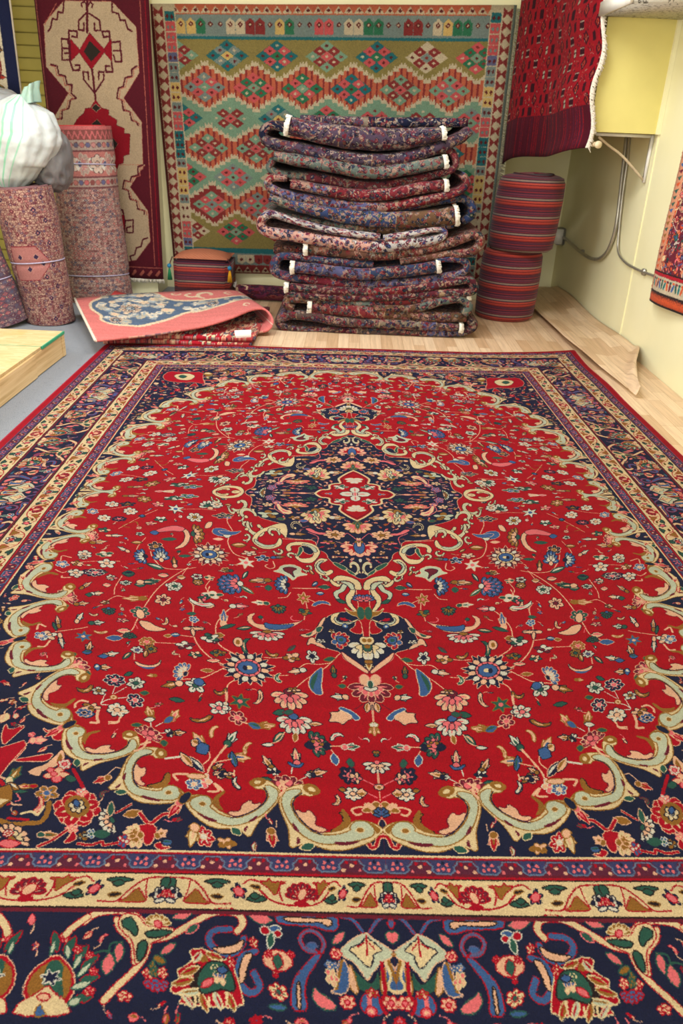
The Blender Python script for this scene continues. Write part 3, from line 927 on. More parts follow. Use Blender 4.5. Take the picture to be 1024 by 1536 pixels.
NAVY="""P GK 46 35 62 43 78 54 92 68 84 79 72 83 64 91 56 102 47 116 41 105 32 95 22 84 5 77 0 68 19 55 35 46
P Cn 46 43 54 55 77 65 67 72 59 80 43 96 37 83 36 72 18 65 31 55
V r 2.5 46 40 45 57 46 75
V r 2 41 54 32 64
V r 2 50 53 61 60
P Tn 29 98 34 113 43 122 55 113 71 96 69 120 59 131 36 134 27 124
V r 6 -5 6 15 6 29 19 39 34
V B 4 -5 6 15 6 29 19 39 34
V r 6 51 34 69 12 94 6
V B 4 51 34 69 12 94 6
P Br 96 6 119 10 150 8 205 6 200 23 135 25 115 33 94 31
P KD 107 12 137 12 195 11 182 18 148 19 124 17 114 25 105 23
P PT -8 34 12 34 8 50 -10 56
bud BBr -9 20 14 -1 -2 11
lf PPT 94 46 10 10 -5 5
V r 7 123 70 119 56 129 40 145 34 159 43 158 58 147 69 132 71
V V 4 123 70 119 56 129 40 145 34 159 43 158 58 147 69 132 71
lf BBV 140 61 10 0 -1 6
P Br 123 73 137 78 151 94 167 113 172 136 170 163 145 163 153 136 147 111 134 92
P KD 160 118 163 128 161 161 157 161
P BK -36 85 -25 87 -12 130 7 84 16 85 14 132 -15 136 -34 136
V O 5 -26 85 -19 111 -14 127
V O 5 10 84 1 112 -7 127
V C 4 -33 88 -31 112 -36 133 12 129 8 108 15 86
bud PPr -12 112 0 -4 7 0
clu KCO -10 76 11 0 -1 9
clu KPr -12 123 4 -1 0 4
P KO 19 86 25 113 24 140 17 135
P KO 77 86 68 112 63 138 77 128
V r 5 22 86 20 132 29 150 21 164
P BK 82 85 95 85 98 132 112 134 86 138 77 120
V O 4 89 85 95 111 99 130
clu KPC 106 112 10 -1 -3 15
clu KCB 108 92 11 -1 -1 5
fl KPr 11 149 13 0 -1 10
fl KPr 82 150 12 0 -1 10
P Br 31 134 41 139 55 136 61 154 54 165 24 166 31 154
V P 6 47 139 45 165
bud PKr 44 162 8 -1 0 6
clu KOr 41 135 10 -1 0 6
P PT 98 159 113 144 128 137 135 128 138 144 127 158 110 162
lf TTn -13 155 0 -7 11 -1
lf BBW 205 32 11 0 -1 6
bud rrW 199 41 6 0 -1 5
bud rrW 222 36 7 0 -2 7
lf TTW 211 53 1 14 -6 2
bud KKr 197 87 4 -17 24 0
lf TTr 197 89 0 13 -9 3
clu KPr 175 76 6 -1 -1 5
clu KPr 213 76 6 0 -1 6
clu KPr 199 110 4 0 -1 5
fl CTr 193 137 15 -1 -4 13
fl KPr 99 73 9 0 -1 9
lf PPT 231 14 21 -4 -1 10
V r 12 269 38 261 24 270 8 291 3 315 6 339 19 364 37 389 52 415 57
V C 9 269 38 261 24 270 8 291 3 315 6 339 19 364 37 389 52 415 57
V r 12 425 39 437 24 463 8 489 6 518 12 533 27
V C 9 425 39 437 24 463 8 489 6 518 12 533 27
V r 12 416 63 420 90 434 114 451 134 467 156
V C 9 416 63 420 90 434 114 451 134 467 156
V r 10 480 21 470 39 443 63 432 96
V C 7 480 21 470 39 443 63 432 96
P Cr 374 37 402 34 427 34 443 15 469 9 476 28 463 45 445 56 435 80 430 101 418 87 416 63 395 55
P TD 456 17 469 22 467 34 451 42 440 53 440 36
P TD 377 41 406 40 428 44 419 53 396 51
P TD 418 60 432 60 433 77 426 96 419 84
lf PPT 368 12 16 5 -4 7
pal OCPC 409 23 5 -12 19 0
bud PPr 407 29 6 -1 -2 6
lf TTP 347 36 9 8 -5 5
V r 11 282 35 308 38 317 52 305 69 278 79 261 67 257 51
V B 8 282 35 308 38 317 52 305 69 278 79 261 67 257 51
P KD 256 52 271 63 291 68 310 68 293 78 273 77 259 69
V r 11 236 73 257 82 261 108 256 126 238 140 224 130 235 109
V B 8 236 73 257 82 261 108 256 126 238 140 224 130 235 109
P KD 239 75 253 79 259 100 257 126 250 122 248 101
P rC 320 71 347 73 335 90 351 102 361 107 353 121 363 130 366 141 343 145 350 160 248 161 252 142 276 87 295 92
P D- 328 91 340 108 329 121 344 127 329 138 333 158 317 158 308 148 322 133 317 115
P O- 321 78 334 80 324 94 310 91
lf OrC 340 108 14 7 -5 5
lf GrC 331 85 5 8 -5 3
lf OrC 349 125 17 4 -3 6
lf GOC 334 141 19 2 -3 5
lf OrC 268 153 8 -15 5 1
lf GrC 289 152 8 -14 5 1
lf OrC 311 155 8 -15 5 1
lf GrC 335 154 11 -11 3 2
lf OrC 304 82 15 -5 0 5
V C 3 303 148 301 161
V C 3 275 137 274 159
V C 3 326 146 322 160
P TD 283 94 310 91 324 110 325 128 315 143 300 139 285 134 263 139 268 118
clu CBK 291 115 10 0 -4 12
clu CCT 300 102 7 0 -2 8
bud BBn 287 105 8 0 -1 5
lf PPr 309 126 8 6 -5 4
clu KCr 275 92 6 -1 -2 9
lf PPT 382 72 11 9 -5 5
lf OOT 393 91 1 5 -12 5
clu CKr 384 112 8 0 -3 9
clu CKr 408 114 8 -1 -3 8
clu OOT 400 106 6 0 -5 13
pal VBBr 390 131 -5 10 -17 0
lf PPT 462 79 -1 17 -8 2
clu CKr 240 57 7 -1 -2 9
V T 3 461 62 478 65 479 79
clu KCr 437 150 13 -1 -3 8
lf BBT 193 160 14 -1 -1 4
P rK 563 83 528 110 517 142 525 165 580 166 598 143 593 111
P O- 560 90 530 113 523 140 529 159 576 161 594 141 589 112
P T- 561 92 544 105 544 121 530 153 537 163 550 140 572 136 573 100
st NNW 560 123 -17 -1 -4 13
P Cr 561 135 550 146 524 160 512 179 601 181 595 161 580 153 569 143
bud KKr 562 153 2 -5 -9 0
P BO 568 181 565 163 555 174 550 180
clu KPr 558 55 -7 0 -2 11
lf TTr 571 63 8 -18 -7 -2
lf GGT 572 74 0 -12 -3 1
lf TTr 545 69 -5 -15 -8 4
lf GGT 546 80 5 -12 -4 -1
lf TTr 523 82 -8 -13 -7 5
lf GGT 525 96 -3 -12 -4 2
lf TTr 505 96 -11 -10 -5 5
lf GGT 511 110 -8 -12 -3 3
lf TTr 498 123 -15 -3 -3 6
lf GGT 509 134 -14 -6 -4 4
lf TTr 500 153 -14 -1 -2 7
lf GGT 512 159 -8 -5 -4 5
clu KPr 530 76 -6 0 -2 7
clu KPr 509 86 -6 -1 -1 6
clu KPr 495 112 -7 0 -2 6
clu KPr 493 143 -8 -1 -2 6
lf PPT 475 99 1 -18 -11 1
V T 3 501 82 488 78 472 82
V r 12 557 50 550 38 531 19
V C 9 557 50 550 38 531 19"""
CREAM="""pal MKrr 0 35 3 -20 26 -1
bud KKr 1 38 11 -1 -3 11
bud rrr 0 57 12 -1 -1 3
V r 2.5 -1 60 29 59 57 50 79 29 91 24
P Or 29 14 42 18 47 43 60 27 81 13 64 15 63 7 54 17 45 14
V r 2.5 40 15 41 34 35 51
V r 2.5 74 16 95 10 109 20
lf DDO 85 25 10 -2 0 3
lf TTD 82 49 19 0 -1 6
lf TTD 85 43 1 -6 9 0
fl NPC 115 35 16 0 -5 17
bud PPr 115 35 8 -1 -2 8
lf TTD 156 16 23 0 -2 5
lf TTD 155 23 1 -6 11 0
lf DDO 153 46 11 -1 0 4
P Or 192 31 172 57 158 60 213 59 205 49 199 40
V r 2.5 127 59 159 59 178 35 206 12 253 9
V r 2 205 15 207 38 211 51
P TD 232 11 248 11 243 31 235 43 232 28
clu WNn 229 41 11 0 -5 14
clu PKr 239 46 7 0 -4 10
bud WWN 235 56 8 -1 -2 4"""
SCROLL="""P CO -7 8 99 36 232 15 288 -43 293 -107 352 -184 460 -260 563 -280 706 -224 801 -140 860 -53 863 40 815 106 730 107 682 195 748 244 826 229 896 200 978 99 1000 0 963 -111 883 -219 781 -333 734 -423 687 -551 594 -445 517 -422 385 -423 266 -379 159 -289 46 -157 4 -48
V O 9 82 -41 136 5 229 -11 263 -83 249 -142 375 -259 545 -313 721 -240 835 -138 897 -10 856 131 952 66 945 -53 853 -187 714 -307 535 -368 384 -341 206 -221 86 -111 82 -41
V G 4.5 82 -41 136 5 229 -11 263 -83 249 -142 375 -259 545 -313 721 -240 835 -138 897 -10 856 131 952 66 945 -53 853 -187 714 -307 535 -368 384 -341 206 -221 86 -111 82 -41
P G- 82 -41 136 5 229 -11 263 -83 249 -142 375 -259 545 -313 721 -240 835 -138 897 -10 856 131 952 66 945 -53 853 -187 714 -307 535 -368 384 -341 206 -221 86 -111
P O- 7 -8 103 32 173 25 70 -14 34 -79
bud OCO 756 199 41 -43 -70 -38
P O- 413 99 413 47 347 -24 378 -129 430 -206 334 -150 281 -50 324 29
P KM 690 -52 706 -120 812 -99 739 -185 596 -263 489 -261 452 -207 585 -214 595 -122
P M- 135 -206 247 -264 369 -326 299 -340 188 -268
P M- 784 -247 726 -348 659 -345
P M- 675 -383 646 -493 620 -436
V N 2 826 110 863 18 831 -96 739 -185 600 -267 486 -287
bud OOC 186 -90 22 -23 -22 -14
lf TTC 551 -465 45 -47 -36 -20
V K 5 1000 0 1048 91 1007 210"""
REDRUG="""P CK 212 37 52 179 36 445 182 607 66 754 41 1122 703 1096 713 774 588 624 717 457 714 175 554 30
P CK 500 1074 717 1065 590 1224 721 1389 726 1613 602 1759 499 1782 440 1765
V M 14 377 36 358 219
V M 8 338 68 334 48 359 35 374 66 401 34 417 50 407 67
V M 9 370 97 306 150 297 206 335 210 340 164
V M 9 370 97 455 144 455 205 413 207 417 161
P M- 215 266 284 346 218 401 220 328
V M 10 227 214 213 391 230 459 279 457 282 425 251 427
V M 10 227 214 286 217 282 253 247 249
V M 10 466 210 520 208 517 380 522 459 473 461 471 424 501 423
V M 10 466 210 475 246 506 239
P rM 233 265 298 335 224 401
P rM 528 254 461 329 522 390
P rM 375 224 479 329 365 449 285 341
P Nr 371 270 443 335 369 401 321 340
V M 9 212 292 215 266 167 268 166 325 209 323
V M 9 166 325 157 398 212 396 217 354 181 355
V M 9 538 274 593 267 588 325 540 326
V M 9 538 353 546 394 595 393 594 324
V M 12 371 449 376 643
V M 9 374 599 303 515 302 467 339 466 340 514
V M 9 374 599 450 510 455 461 418 463 413 511
P rM 376 643 420 696 469 705 466 739 526 770 517 804 578 824 575 858 619 857 602 995 556 1008 552 1055 513 1068 497 1104 163 1117 196 817 232 770 280 735 296 701 333 700
P NK 336 800 376 770 519 929 369 1109 317 1111
P rK 341 867 384 821 461 931 344 1098
P NC 376 670 408 695 375 720 343 697
V M 9 212 37 197 108 162 104 151 150 116 147 97 203 76 225
V M 9 554 30 549 90 595 99 604 139 640 137 653 188 682 202
V K 4 156 54 57 184
V M 9 69 428 116 437 122 490 170 499 176 553 213 551 201 606 234 637 190 650 171 706 120 719 113 775 69 782
V K 4 52 433 100 442 106 495 154 504 160 558 197 556 184 611 218 642 173 655 154 711 103 724 97 780 52 787
V M 9 702 415 664 438 661 480 611 493 594 547 556 560 538 626 574 635 581 701 630 710 639 766 675 775 686 798
V K 4 718 419 679 441 676 484 626 497 610 551 572 563 554 630 590 639 597 705 646 714 654 770 691 779 702 801
V M 9 705 1066 665 1079 661 1138 609 1152 593 1188 549 1178 531 1239 575 1249 584 1309 635 1319 643 1379 695 1390 693 1414
V K 4 721 1070 682 1083 677 1142 625 1156 609 1192 565 1182 547 1243 592 1253 600 1313 651 1323 660 1384 712 1394 710 1419
V M 9 707 1588 667 1603 650 1654 609 1669 591 1720 550 1735 561 1773
V M 10 459 1393 518 1391 530 1483 513 1615 473 1617
V M 9 525 1471 598 1461 591 1555 538 1557 541 1520 574 1512
P rM 457 1424 528 1433 520 1533 460 1536"""
STACK={
 'A':[(5.42,[(-432,1280,49),(-234,1243,60),(16,1223,68),(264,1228,63),(427,1254,49),(525,1272,33)],'fF'),(5.6,[(-371,1312,30),(96,1315,34),(435,1328,30),(697,1338,26)],''),(5.45,[(-401,1236,19),(-534,1276,27),(-593,1228,30),(-547,1174,35),(-358,1147,38),(-147,1117,39),(106,1100,39),(315,1127,38),(478,1180,38),(638,1246,33),(699,1297,26)],''),],
 'B':[(5.43,[(554,1111,35),(360,1068,38),(110,1028,39),(-145,1056,39),(-398,1085,35),(-524,1103,27)],'f'),(5.5,[(277,1101,23),(442,1154,27),(575,1178,23),(627,1130,23),(620,1068,20),(496,1028,24),(328,981,27),(116,945,28),(-57,954,28),(-230,979,28),(-445,990,24),(-556,1021,24),(-539,1076,23)],''),],
 'C':[(5.43,[(571,972,32),(412,950,36),(244,911,36),(32,891,36),(-182,910,32),(-417,944,28)],'f'),(5.44,[(-440,974,20),(-542,970,24),(-555,922,28),(-460,874,32),(-267,846,36),(-8,820,36),(207,829,32),(461,883,28),(661,939,24),(710,996,23),(676,1038,20)],''),],
 'D':[(5.4,[(654,794,56),(468,766,52),(211,752,49),(-48,762,45),(-263,793,36),(-435,822,28),(-551,858,24)],'f'),(5.5,[(254,805,20),(468,854,24),(681,895,24),(763,854,28),(762,789,29),(714,750,21)],''),(5.46,[(-570,767,20),(-352,727,25),(-89,692,25),(174,682,25),(478,703,25),(650,735,21)],''),],
 'E':[(5.4,[(174,644,21),(-131,673,21),(-391,723,20),(-538,758,24),(-603,711,29),(-573,650,33),(-390,629,37),(-128,602,41),(134,584,42),(394,620,38),(543,647,29),(596,686,21),(538,708,16),(346,668,21),(197,637,21)],''),],
 'F':[(5.42,[(-303,547,34),(-83,543,38),(138,527,38),(399,563,38),(656,632,33),(798,684,29),(835,631,33),(776,574,29),(577,545,25),(316,496,21)],'f'),(5.5,[(-530,530,30),(-262,524,30),(-38,499,25)],''),],
 'G':[(5.4,[(-388,431,34),(-211,422,39),(56,403,39),(320,431,39),(564,475,38)],'fF'),(5.43,[(142,466,26),(-125,476,25),(-347,492,25),(-479,491,25),(-519,430,35),(-479,375,30),(-255,350,31),(60,333,31),(416,365,30),(635,405,31),(751,448,25),(753,508,25),(668,526,21),(558,513,17)],''),],
 'H':[(5.41,[(-427,298,26),(-207,290,31),(62,288,31),(329,308,30),(593,359,31),(767,396,26),(821,360,31),(798,319,26),(599,302,26),(332,269,27),(-26,245,27),(-341,249,27),(-431,254,22)],'f'),],
 'I':[(5.42,[(-206,204,27),(-387,223,27),(-441,185,27),(-386,156,27)],''),(5.43,[(-206,215,27),(156,208,26),(425,242,26),(648,274,27),(787,280,22)],'F'),(5.41,[(-268,172,40),(-23,160,45),(250,149,45),(523,143,36),(795,146,32)],'f'),(5.4,[(157,183,22),(427,195,27),(603,247,27),(735,270,26),(803,224,31),(773,169,26)],''),],
 'J':[(5.4,[(-429,118,32),(-248,108,32),(-65,84,32),(208,82,32),(527,82,32),(755,78,27)],'F'),(5.43,[(-341,111,28),(-459,92,32),(-486,45,27),(-385,13,28),(-109,11,28),(259,18,28),(626,29,28),(799,46,28),(853,94,32),(812,133,23)],''),],
}
# ================================================================ main carpet pattern sheet
HW, HL = 1046., 1692.; B1, B2, B3, B4, B5 = 50., 72., 176., 72., 50.; EDGE = 450.
PX = 1.25
def carpet_sheet():
    W, H = int((HW+EDGE)/PX), int((HL+EDGE)/PX)
    U = (np.arange(W)+.5)[None, :]*PX; V = (np.arange(H)+.5)[:, None]*PX
    t = np.maximum(U-HW, V-HL); A = np.full((H, W), KI['N'], np.uint8)
    I = lambda T: (lambda d: T(d))
    ident = lambda d: d
    field = parse(FIELD); sp = [it for it in field]
    # scalloped crimson field
    nodes = [(0, 1634), (210, 1552), (405, 1564), (535, 1431), (700, 1345), (768, 1129), (922, 997), (888, 790), (975, 556), (930, 360), (982, 155), (922, -10)]
    arcs = []
    for i in range(len(nodes)-1):
        c, j = (nodes[i], nodes[i+1]) if i % 2 == 0 else (nodes[i+1], nodes[i])
        c, j = np.array(c, float), np.array(j, float); d = j-c; Ld = np.hypot(*d); ex = d/Ld; ey = np.array([ex[1], -ex[0]])
        if ey@(-(c+j)/2) < 0: ey = -ey
        sy = .5*Ld+.5*185
        arcs.append((c, ex*Ld, ey*sy, i % 2 == 0))
    poly = [(0, 0)]
    for c, a, b, fwd in arcs:
        q = [c+s*a+h*b for s, h in ((0, .0), (.2, -.05), (.45, -.28), (.66, -.3), (.82, -.15), (1, 0))]
        poly += q if fwd else q[::-1]
    fill(A, np.vstack([np.array(p)[None] for p in poly])/PX, 'R')
    # corner flowers first, then scrolls, then the field flowers
    inside = lambda it: False
    cut = len(sp)
    draw(A, sp, ident, PX)
    scr = parse(SCROLL)
    for c, a, b, fwd in arcs:
        draw(A, scr, lambda d, c=c, a=a, b=b: c+(d[:, :1]*a+d[:, 1:]*b)/1000, PX)
    for i in range(2, len(nodes), 2):            # a small navy stop with a red tulip outside every cusp
        c = np.array(nodes[i], float)
        n = c/np.array([HW, HL]); n = n/np.hypot(*n)
        draw(A, [('tul', 'rPK', None, np.array([c[0]+n[0]*38, c[1]+n[1]*30, n[0]*26, n[1]*26, -n[1]*20, n[0]*20]))], ident, PX)
        draw(A, [('bud', 'NNO', None, np.array([c[0], c[1], n[0]*16, n[1]*16, -n[1]*9, n[0]*9]))], ident, PX)
    # side of the navy ground: arabesques where the photograph shows only small dense sprigs
    rnd = random.Random(5)
    for v0 in np.arange(40, 1560, 62):
        for side in (0,):
            u0 = 1010+rnd.uniform(-12, 12)
            if v0 < 1180: draw(A, [(rnd.choice(('tul', 'clu', 'fl')), rnd.choice(('rPK', 'KCr', 'OKn', 'rCK')), None, np.array([u0, v0, rnd.uniform(-14, 14), 16, 12, 0.]))], ident, PX)
    sprinkle(A, 'R', 20, 900, 20, 1560, 34, 9.5, 'KWBTOPK', 3, PX)
    sprinkle(A, 'N', 10, 440, 10, 330, 20, 8.5, 'KCPOGVK', 4, PX)
    sprinkle(A, 'N', 200, 1030, 1150, 1680, 38, 18, 'KCrOGPr', 5, PX)
    sprinkle(A, 'N', 10, 1040, 10, 1690, 22, 9, 'KCrOGTr', 6, PX)
    # ---- borders
    out = t > 0
    lines = [(0, 5, 'C'), (5, 9, 'r'), (9, 41, 'p'), (41, 45, 'M'), (45, 50, 'r'), (50, 53, 'D'), (53, 120, 'C'), (120, 124, 'D'), (124, 132, 'M'),
             (132, 292, 'N'), (292, 300, 'M'), (300, 303, 'D'), (303, 368, 'C'), (368, 372, 'D'), (372, 412, 'p'), (412, 416, 'V'), (416, 460, 'r')]
    for a, b, c in lines: A[(t > a) & (t <= b)] = KI[c]
    side_b = lambda d, off: np.stack([d[:, 0], HL+off+d[:, 1]], 1)
    side_r = lambda d, off: np.stack([HW+off+d[:, 1], d[:, 0]], 1)
    S0 = A.copy()
    res = []
    for mapf, half in ((side_b, HW+EDGE), (side_r, HL+EDGE)):
        Q = A.copy(); end = half < 1600
        if end:
            for a, b, c in ((290, 318, 'N'), (318, 324, 'M'), (324, 326, 'D'), (326, 378, 'C'), (378, 381, 'D'), (381, 416, 'p')): Q[(t > a) & (t <= b)] = KI[c]
        # guard stripes: zigzag of blue lozenges on maroon
        for off, n in ((9, 0), (380 if end else 373, 1)):
            for k in range(int(half/88)+2):
                s = k*88.-(0 if n == 0 else 44)
                T = lambda d, off=off, s=s: mapf(np.stack([d[:, 0]+s, d[:, 1]], 1), off)
                fill(Q, T(np.array([(-4, 2), (2, 14), (2, 24), (9, 30), (35, 30), (42, 24), (42, 14), (50, 2.)]))/PX, 'q')
                stroke(Q, T(np.array([(-22, 4), (-8, 4), (-4, 10), (2, 16), (0, 24), (8, 31), (36, 31), (44, 24), (42, 16), (50, 10), (52, 4), (66, 4.)]))/PX, 1.3, 'l')
                for (x, y, c) in ((66, 17, 'K'), (14, 12, 'P'), (30, 12, 'P'), (22, 20, 'P'), (12, 23, 'P'), (32, 23, 'P'), (50, 27, 'P'), (-6, 27, 'K'), (-12, 10, 'r'), (58, 10, 'r'), (22, 8, 'N')):
                    fill(Q, T(ell(x, y, 4.6 if c == 'K' else 3.6, 4.2, 0, 6))/PX, c)
        cream = parse(CREAM); P = 244.3
        for off, flip in ((50, 1), (325 if end else 300, -1)):
            for k in range(-1, int(half/P/2)+2):
                for s in (1, -1):
                    a0 = 159.3+2*P*k; sx = 1.0
                    if k == 0 and s == -1: sx = 159.3/P
                    if k < 0: continue
                    if flip == 1: T = lambda d, off=off, s=s, a0=a0, sx=sx: mapf(np.stack([a0+s*sx*d[:, 0], d[:, 1]], 1), off)
                    else: T = lambda d, off=off, s=s, a0=a0, sx=sx: mapf(np.stack([a0+s*sx*d[:, 0], (72-d[:, 1])*(.74 if end else 1)], 1), off)
                    draw(Q, cream, T, PX)
        navy = parse(NAVY); P = 606.
        for k in range(0, int(half/P)+1):
            for s in (1, -1):
                if k % 2 == 0 and s == -1 and k > 0 or k % 2 == 1 and s == 1: pass
            if k % 2 == 0: T = lambda d, k=k: mapf(np.stack([k*P+d[:, 0], d[:, 1]], 1), 122)
            else: T = lambda d, k=k: mapf(np.stack([(k+1)*P-d[:, 0], d[:, 1]], 1), 122)
            q = [it for it in navy if (it[3][0] if it[3].ndim == 1 else it[3][:, 0].mean()) < P+4 or k < 0]
            if k == 0: q = navy
            draw(Q, q, T, PX)
            if k > 0:
                T2 = (lambda d, k=k: mapf(np.stack([k*P-d[:, 0] if k % 2 == 0 else k*P+(P-d[:, 0])*0+(d[:, 0]-P), d[:, 1]], 1), 122))
            for it in navy:                       # the last palmette straddles the mirror line
                x = it[3][0] if it[3].ndim == 1 else it[3][:, 0].mean()
                if x > P-110:
                    T3 = (lambda d, k=k: mapf(np.stack([(k*P+2*P-d[:, 0]) if k % 2 == 0 else (k-1)*P+d[:, 0], d[:, 1]], 1), 122)) if k % 2 == 0 else None
                    if T3: draw(Q, [it], T3, PX)
        if half < 1600: sprinkle(Q, 'N', 0, HW+170, HL+135, HL+314, 26, 9, 'PKTBOr', 7, PX)
        else: sprinkle(Q, 'N', HW+135, HW+290, 0, HL+170, 26, 10, 'PKTBOV', 8, PX)
        outer = ((318, 324, 'M'), (324, 326, 'D'), (378, 381, 'D')) if end else ((292, 300, 'M'), (300, 303, 'D'), (368, 372, 'D'))
        for a, b, c in ((120, 124, 'D'), (124, 131, 'M'), (50, 53, 'D'), (45, 50, 'r'), (414, 460, 'r'))+outer:
            Q[(t > a) & (t <= b)] = KI[c]
        res.append(Q)
    bot = (V-HL) >= (U-HW)
    A = np.where(out & bot, res[0], np.where(out, res[1], A)).astype(np.uint8)
    return A
SHEET = carpet_sheet()
im_main = to_image('carpet_pattern', SHEET, 1, 3)
M_main = cloth_image('carpet_wool', im_main, sheen=.0, val=.60, sat=1.02, pile=420, bumpd=.003)

# ================================================================ the room
M_yel = plain('yellow_wall_paint', (220, 208, 128), .75, .03, 6, bump=.03)
t = NT('pale_yellow_wall_paint', .7); co = t.coord(); n = t.noise(co, 3, 3)
t.col(t.ramp(n, [(.3, srgb((234, 228, 184))), (.7, srgb((238, 233, 192)))])); t.bump(t.noise(co, 60, 3), .05, .002); M_wall = t.m
M_white = plain('white_trim', (225, 222, 212), .6, .04, 20)
t = NT('slatwall_board', .7); co = t.coord(); n = t.noise(co, 4, 3)
t.col(t.ramp(n, [(.3, srgb((200, 184, 96))), (.7, srgb((212, 196, 108)))])); M_slat = t.m
# grey carpet tiles
t = NT('grey_loop_carpet', .95, .2); co = t.coord(); a = t.noise(co, 260, 3, .7); b = t.noise(co, 34, 5, .7)
c = t.ramp(a, [(.3, srgb((88, 94, 104))), (.5, srgb((124, 130, 140))), (.7, srgb((164, 168, 174)))])
t.col(t.mix(t.ramp(b, [(.36, (.5,)*3), (.42, (0,)*3)]), c, srgb((84, 88, 98)))); t.bump(a, .5, .003); M_grey = t.m
# wood-look vinyl: narrow staves
t = NT('oak_look_vinyl', .42, 0, 0, .4); tc = t.coord(rot=(0, 0, PI/2))
br = t.n('TexBrick'); t.l(tc, br.inputs[0]); br.offset = .37; br.offset_frequency = 3; br.inputs['Scale'].default_value = 1
br.inputs['Brick Width'].default_value = .42; br.inputs['Row Height'].default_value = .072; br.inputs['Mortar Size'].default_value = .0012
br.inputs['Color1'].default_value = srgb((224, 198, 166)); br.inputs['Color2'].default_value = srgb((196, 162, 126)); br.inputs['Mortar'].default_value = srgb((176, 138, 100))
br.inputs['Bias'].default_value = -.1
gn = t.noise(t.coord(scale=(60, 2.6, 1)), 1.0, 6, .65)
t.col(t.mix(1.0, br.outputs[0], t.ramp(gn, [(.3, (.80, .76, .72)), (.62, (1.08, 1.06, 1.04))]), 'MULTIPLY')); M_vinyl = t.m

def quadbox(name, x0, x1, y0, y1, z0, z1, mat, **k):
    return mark(obj(name, box_bm(x0, x1, y0, y1, z0, z1), mat, smooth=False), kind='structure')
quadbox('floor', -3.3, 2.0, -2.6, 7.8, -.1, 0, M_grey)
quadbox('floor', -1.38, 1.868, -2.55, 7.62, .0, .003, M_vinyl)
quadbox('wall_right', 1.87, 2.0, -2.6, 7.8, 0, 2.8, M_wall)
quadbox('wall_left', -3.3, -3.2, -2.6, 7.0, 0, 2.8, M_wall)
quadbox('wall_front', -3.2, 1.87, -2.6, -2.5, 0, 2.8, M_wall)
quadbox('wall_back', 1.18, 1.87, 7.62, 7.8, 0, 2.8, M_wall)
quadbox('wall_back', -2.40, 1.18, 6.85, 7.8, 0, 2.8, M_wall)
quadbox('ceiling', -3.3, 2.0, -2.6, 7.8, 2.8, 2.9, M_white)
# seam battens on the right wall
for i, (y, wd) in enumerate(((5.46, .012), (2.2, .012))):
    quadbox('trim_%d' % (i+1), 1.862, 1.8705, y, y+wd*2, .004, 2.79, M_wall)
# slatwall left of the hung rugs
bm = bmesh.new(); z = .0
while z < 2.75:
    box_bm(-3.19, -2.40, 6.84, 6.87, z, min(z+.077, 2.79), .006, bm); z += .083
box_bm(-3.19, -2.40, 6.872, 7.0, 0, 2.79, 0, bm)
mark(obj('wall_back', bm, M_slat, smooth=False), kind='structure')
# pier that carries the beige and dark red rug
quadbox('wall_pier', -2.30, -1.56, 6.50, 6.845, 0, 2.79, M_wall)
# boxed-in beam on the right wall
bm = bmesh.new()
foot = [(1.44, 5.47), (1.868, 5.47), (1.868, 7.618), (1.20, 7.618), (1.20, 6.86)]
lo = [bm.verts.new((x, y, 1.318)) for x, y in foot]; hi = [bm.verts.new((x, y, 2.79)) for x, y in foot]
bm.faces.new(lo[::-1]); bm.faces.new(hi)
for i in range(5): bm.faces.new((lo[i], lo[(i+1) % 5], hi[(i+1) % 5], hi[i]))
mark(obj('wall_beam', bm, M_yel, smooth=False), kind='structure')
quadbox('trim_3', 1.845, 1.869, 5.445, 5.47, 1.316, 2.79, M_wall)
# acoustic board at the top right
t = NT('acoustic_board', .9); co = t.coord(); n = t.noise(co, 55, 3, .7)
t.col(t.ramp(n, [(.38, srgb((96, 92, 82))), (.44, srgb((196, 192, 176))), (1, srgb((206, 202, 188)))])); t.bump(n, .4, .004); M_ac = t.m
bd = thing('ceiling_panel', (1.7, 5.2, 1.93), 'pale speckled acoustic board fixed high against the yellow beam', 'panel')
obj('board', box_bm(1.395, 1.86, 4.86, 5.44, 1.922, 1.99, .006), M_ac, bd)
obj('edge_strip', box_bm(1.372, 1.394, 4.86, 5.44, 1.920, 1.992, .003), M_white, bd)

# ---------------------------------------------------------------- curled vinyl offcut along the right wall
def vf(s, q):
    # rows run along the wall; the inner side follows the carpet edge, the near end is torn
    y = 4.22+(7.35-4.22)*q
    xi = np.interp(y, [4.2, 4.45, 4.75, 5.10, 5.30, 5.45, 7.4], [1.595, 1.575, 1.535, 1.51, 1.49, 1.48, 1.48])
    xo = np.interp(y, [4.2, 4.42, 4.74, 4.96, 5.03, 7.4], [1.605, 1.66, 1.75, 1.835, 1.862, 1.862])
    x = xi+(xo-xi)*s; e = np.interp(x, [1.48, 1.54, 1.60, 1.72, 1.83, 1.862], [4.15, 4.2, 4.32, 4.70, 4.96, 5.03])
    lip = math.exp(-((y-e)/.07)**2)
    z = .012+.05*s*s+.035*max(0, math.sin((x-1.25)*7.5))*math.exp(-((y-5.3)/1.1)**2)+.028*lip*s+.012*math.sin(y*4+x*3)*s
    return (x, y, z)
o = obj('vinyl_offcut', grid_bm(20, 60, vf), M_vinyl)
solid(o, .004)
mark(o, 'loose strip of oak-look vinyl with a curled torn end along the right wall', 'vinyl flooring')

